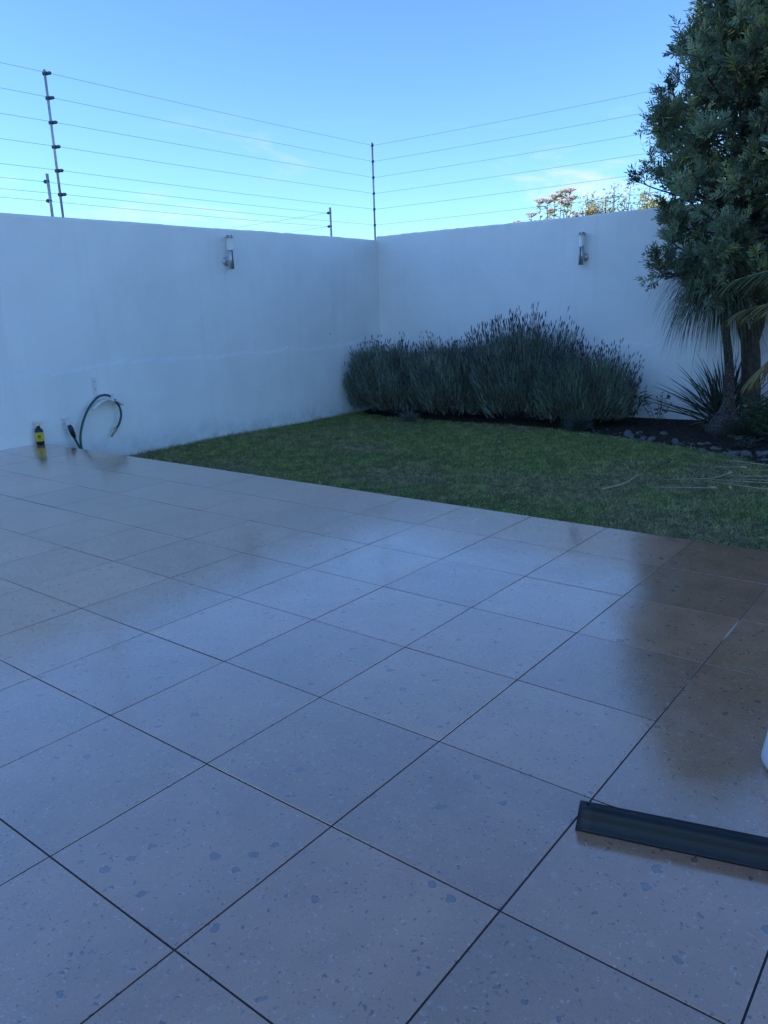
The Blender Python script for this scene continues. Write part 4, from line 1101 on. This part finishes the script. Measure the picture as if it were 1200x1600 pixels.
# ------------------------------------------------------------------ conifer tree
def conifer():
    rg = np.random.default_rng(61); x, y = -0.66, 10.92; z0 = float(bed_z(x, y))
    o = tag(empty('cypress_tree', (x, y, z0)), 'tall dark conifer with forked trunk in front of the white wall', 'tree')
    bm = bmesh.new()
    tube(bm, smooth_path([(0.0, 0, -0.1), (0.0, 0, 0.3), (-0.03, 0, 0.9), (-0.08, 0, 1.28)], 6), [0.17] * 4 + [0.135] * 6 + [0.125] * 5 + [0.12] * 4, 14)
    left = smooth_path([(-0.08, 0, 1.15), (-0.20, 0.0, 1.45), (-0.27, 0.0, 1.80), (-0.27, 0.02, 2.5), (-0.35, 0.0, 3.6), (-0.38, 0.05, 4.5), (-0.35, 0, 5.2)], 6)
    right = smooth_path([(-0.06, 0, 1.15), (0.02, 0.0, 1.45), (0.07, 0.02, 1.85), (0.12, 0.02, 2.6), (0.15, -0.05, 3.8), (0.12, 0.0, 4.9), (0.15, 0, 5.9)], 6)
    nl_ = len(left)
    tube(bm, left, [0.085 - 0.07 * (k / (nl_ - 1)) ** 0.8 for k in range(nl_)], 10)
    tube(bm, right, [0.10 - 0.085 * (k / (nl_ - 1)) ** 0.8 for k in range(nl_)], 10)
    trunk = link('trunk', bm_mesh(bm, 'trunk', True), M['bark'], o)
    bmb = bmesh.new()
    P, D, Lf = [], [], []
    def radius(z):
        return np.interp(z, [1.7, 2.1, 2.6, 3.2, 4.0, 4.6, 5.3, 5.9, 6.4], [0.55, 0.92, 1.12, 1.27, 1.24, 1.00, 0.86, 0.55, 0.22])
    nb = 245
    for b in range(nb):
        z = 2.0 + 3.9 * (b / nb) ** 1.08; st = left if b % 2 else right
        j = int(np.argmin([abs(q.z - z) for q in st])); s0 = st[j]
        a = b * 2.39996 + rg.normal() * 0.3
        R_ = radius(z + 0.25) * rg.uniform(0.68, 1.14)
        out = Vector((math.cos(a), math.sin(a), 0))
        rise = rg.uniform(0.05, 0.5) * R_
        e = Vector((-0.12, 0, z)) + out * R_ + Vector((0, 0, rise))
        droop = -0.35 if z < 2.6 else 0.0
        e.z += droop
        mid = s0.lerp(e, 0.5) + Vector((0, 0, -0.05 * R_ + rg.normal() * 0.05))
        sp = smooth_path([s0, mid, e, e + out * 0.05 + Vector((0, 0, 0.10))], 6)
        nn = len(sp)
        tube(bmb, sp, [0.020 * (1 - 0.85 * k / (nn - 1)) for k in range(nn)], 5, cap=False)
        # sub-branches
        for k in range(17):
            t = 0.12 + 0.88 * rg.random() ** 0.85; i = min(int(t * (nn - 1)), nn - 2)
            p = sp[i].lerp(sp[i + 1], t * (nn - 1) - i); tg = (sp[i + 1] - sp[i]).normalized()
            dd = (tg * 0.7 + Vector(rg.normal(size=3)) * 0.55 + Vector((0, 0, 0.30))).normalized()
            ln = rg.uniform(0.16, 0.40) * (1.15 - 0.4 * t)
            tube(bmb, [p, p + dd * ln * 0.5, p + dd * ln + Vector((0, 0, 0.02))], [0.006, 0.004, 0.002], 3, cap=False)
            for q in range(6):
                s = 0.25 + 0.75 * (q + rg.random()) / 6
                P.append(p + dd * ln * s); D.append((dd + Vector(rg.normal(size=3)) * 0.45).normalized()); Lf.append((b, t, z))
        P.append(sp[-1]); D.append((out + Vector((0, 0, 0.8))).normalized()); Lf.append((b, 1.0, z))
    link('branches', bm_mesh(bmb, 'branches', True), M['bark'], trunk)
    P = np.array([list(p) for p in P]); D = np.array([list(p) for p in D]); Lf = np.array(Lf); ns = len(P)
    # every spray: a flat fan of scale-leaved twiglets
    per = 7
    nrm = norm(np.cross(D, rg.normal(size=(ns, 3)))); sd = norm(np.cross(D, nrm))
    size = rg.uniform(0.08, 0.19, ns)
    branch_tone = np.clip(rg.normal(size=nb + 1) * 0.30, -0.5, 0.8)
    young = rg.random(ns) < (0.12 + 0.25 * (Lf[:, 1] > 0.75)) * np.where(P[:, 0] > -0.3, 1.3, 0.7)
    base = np.array([0.145, 0.205, 0.125]); yng = np.array([0.30, 0.34, 0.13])
    cs = np.where(young[:, None], yng, base) * (1 + branch_tone[Lf[:, 0].astype(int)])[:, None] * (1 + 0.18 * rg.normal(size=(ns, 1)))
    cs = np.clip(cs, 0.008, 0.4)
    parts = []
    for k in range(per):
        t = k / (per - 1)
        ang = (1 if k % 2 else -1) * (0.95 - 0.65 * t)
        root = P + D * (size * 0.75 * t)[:, None]
        dirk = norm(D * math.cos(ang) + sd * math.sin(ang) + nrm * rg.normal(size=(ns, 1)) * 0.25)
        Lk = size * (0.62 - 0.25 * t) * rg.uniform(0.7, 1.2, ns)
        parts.append(blades(root, dirk, Lk, rg.uniform(0.014, 0.026, ns), rg.normal(size=(ns, 3)) * 0.15 + np.array([0, 0, 0.05]), 2, cs * rg.uniform(0.85, 1.1, (ns, 1)), cs * 1.15, side=norm(np.cross(dirk, nrm)), shape='leaf'))
    V, F, C = merge(parts)
    crown = link('crown', np_mesh('crown', V, F, C), M['leaf'], o)
    # bare dead twigs under the crown
    bm = bmesh.new()
    for k in range(34):
        st = left if k % 2 else right; j = int(rg.integers(10, 16)); s0 = st[j]; a = rg.uniform(0, 6.28); ln = rg.uniform(0.3, 0.7)
        e = s0 + Vector((math.cos(a) * ln, math.sin(a) * ln * 0.6, rg.uniform(-0.15, 0.35)))
        mid = s0.lerp(e, 0.5) + Vector(rg.normal(size=3)) * 0.06
        tube(bm, smooth_path([s0, mid, e], 4), [0.012 - 0.0012 * q for q in range(9)], 4)
    link('dead_twigs', bm_mesh(bm, 'dead_twigs', True), M['bark'], trunk)
conifer()

# ------------------------------------------------------------------ plants beyond the back wall, in the sun
def beyond_shrub(name, label, x, y, h, stems, colr, leaf, per, seed, heads=0, cat='shrub', zb=-0.75):
    rg = np.random.default_rng(seed)
    o = tag(empty(name, (x, y, zb)), label, cat)
    bm = bmesh.new(); P, D, ends = [], [], []
    for (dx, dy, top) in stems:
        e = Vector((dx, dy, top - zb))
        sp = smooth_path([(dx * 0.15, dy * 0.15, -0.02), (dx * 0.45, dy * 0.5, e.z * 0.55), (dx * 0.85, dy, e.z * 0.85), e], 6); nn = len(sp)
        tube(bm, sp, [0.022 - 0.017 * k / (nn - 1) for k in range(nn)], 6)
        ends.append((sp[-1], sp[-1] - sp[-4]))
        for k in range(per):
            t = 1 - 0.42 * rg.random() ** 1.2; i = min(int(t * (nn - 1)), nn - 2); p = sp[i].lerp(sp[i + 1], t * (nn - 1) - i); a = rg.uniform(0, 6.28)
            jit = Vector(rg.normal(size=3)) * (0.02 if heads else 0.07)
            P.append(list(p + jit)); D.append((math.cos(a), math.sin(a), rg.uniform(0.0, 1.0)))
    link('stems', bm_mesh(bm, 'stems', True), M['bark'], o)
    n_ = len(P)
    V, F, C = blades(np.array(P), np.array(D), rg.uniform(0.7, 1.3, n_) * leaf[0], leaf[1], rg.normal(size=(n_, 3)) * 0.2 + np.array([0, 0, -0.2]), 4, vary(n_, colr, 0.25), shape='leaf')
    link('leaves', np_mesh('leaves', V, F, C), M['leaf'], o)
    if heads:
        for (e, tg) in ends:
            bm = bmesh.new(); FP = []
            for k in range(heads):
                a = rg.uniform(0, 6.28); q = 0.15 * rg.random() ** 0.5
                c = e + Vector((math.cos(a) * q, math.sin(a) * q, 0.06 + 0.025 * (1 - q / 0.15) + rg.normal() * 0.006))
                if k % 5 == 0: tube(bm, [e, e.lerp(c, 0.6) + Vector((0, 0, -0.01)), c], [0.004, 0.003, 0.002], 4)
                FP.append(list(c))
            h_ = link('flower_head', bm_mesh(bm, 'flower_head', True), M['bark'], o)
            m_ = len(FP); dd = rg.normal(size=(m_, 3)) + np.array([0, 0, 1.0])
            V, F, C = blades(np.array(FP), dd, rg.uniform(0.018, 0.036, m_), 0.022, None, 2, vary(m_, (0.56, 0.32, 0.26), 0.25, 0.1), shape='leaf')
            link('florets', np_mesh('florets', V, F, C), M['leaf'], h_)
    return o
YB = 17.0
rg = np.random.default_rng(77)
K = 1.2256
def zz_(z): return 1.56 + (z - 1.56) * K
def xs_(l): return [(dx * K, dy, zz_(z)) for dx, dy, z in l]
beyond_shrub('flowering_shrub', 'sunlit plant with flat red-orange flower heads and several stems beyond the wall', -6.95, YB, 3.5,
             xs_([(-0.12, 0, 3.46), (0.02, 0.05, 3.44), (0.34, 0, 3.56), (0.48, 0.03, 3.58), (0.42, -0.05, 3.38), (0.66, 0, 3.14), (-0.30, 0, 3.22), (0.10, 0.1, 3.26), (0.55, 0.0, 3.44), (0.22, -0.05, 3.50)]), (0.34, 0.34, 0.09), (0.13, 0.036), 34, 71, 110)
beyond_shrub('flowering_shrub', 'sunlit red-orange flower heads barely clearing the top of the wall', -5.80, YB + 0.05, 3.3,
             xs_([(0.0, 0, 3.17), (-0.12, 0, 3.13), (0.10, 0.0, 3.13), (-1.55, 0, 3.10)]), (0.34, 0.34, 0.09), (0.13, 0.036), 10, 72, 80)
st = [(rg.uniform(-0.6, 1.0), rg.uniform(-0.3, 0.3), 3.12 + 0.32 * rg.random() ** 1.6) for _ in range(52)] + [(-0.55, 0, 3.50), (-0.02, 0, 3.62), (-0.06, 0.05, 3.56), (0.28, 0, 3.58), (0.55, 0, 3.5), (0.62, 0.1, 3.62), (-0.4, 0, 3.45)]
beyond_shrub('leafy_shrub', 'sunlit yellow-green shrub with upright shoots beyond the wall', -5.30, YB + 0.15, 3.5, xs_(st), (0.33, 0.36, 0.17), (0.070, 0.030), 60, 73)

# a tree in the next plot: one twig reaches over the long wall
def neighbour_tree():
    rg = np.random.default_rng(81); x, y, zb = -10.6, 3.6, -0.75
    o = tag(empty('neighbour_tree', (x, y, zb)), 'tree in the next plot with one leafy twig above the long wall', 'tree')
    bm = bmesh.new()
    tube(bm, smooth_path([(0, 0, -0.1), (0.05, 0, 1.5), (0.0, 0.05, 2.8), (0.1, 0, 3.6)], 6), [0.12] * 6 + [0.10] * 6 + [0.07] * 7, 10)
    trunk = link('trunk', bm_mesh(bm, 'trunk', True), M['bark'], o)
    P = []
    bmb = bmesh.new()
    tips = [(1.55, 1.20, 4.14)] + [(math.cos(a) * r, math.sin(a) * r - 0.4, z) for a, r, z in zip(rg.uniform(3.3, 6.2, 22), rg.uniform(0.5, 1.1, 22), rg.uniform(2.9, 4.4, 22))]
    for t_ in tips:
        s0 = Vector((0.05, 0, rg.uniform(2.4, 3.5))); e = Vector(t_)
        sp = smooth_path([s0, s0.lerp(e, 0.5) + Vector((0, 0, 0.1)), e], 6); tube(bmb, sp, [0.025 - 0.0018 * k for k in range(len(sp))], 5)
        for k in range(60):
            q = 0.55 + 0.45 * rg.random(); i = min(int(q * (len(sp) - 1)), len(sp) - 2); p = sp[i] + Vector(rg.normal(size=3)) * (0.05 if t_ is tips[0] else 0.12); P.append(list(p))
    link('branches', bm_mesh(bmb, 'branches', True), M['bark'], trunk)
    n_ = len(P); V, F, C = blades(np.array(P), rg.normal(size=(n_, 3)), rg.uniform(0.05, 0.09, n_), 0.03, None, 3, vary(n_, (0.035, 0.055, 0.028), 0.25), shape='leaf')
    link('crown', np_mesh('crown', V, F, C), M['leaf'], o)
neighbour_tree()
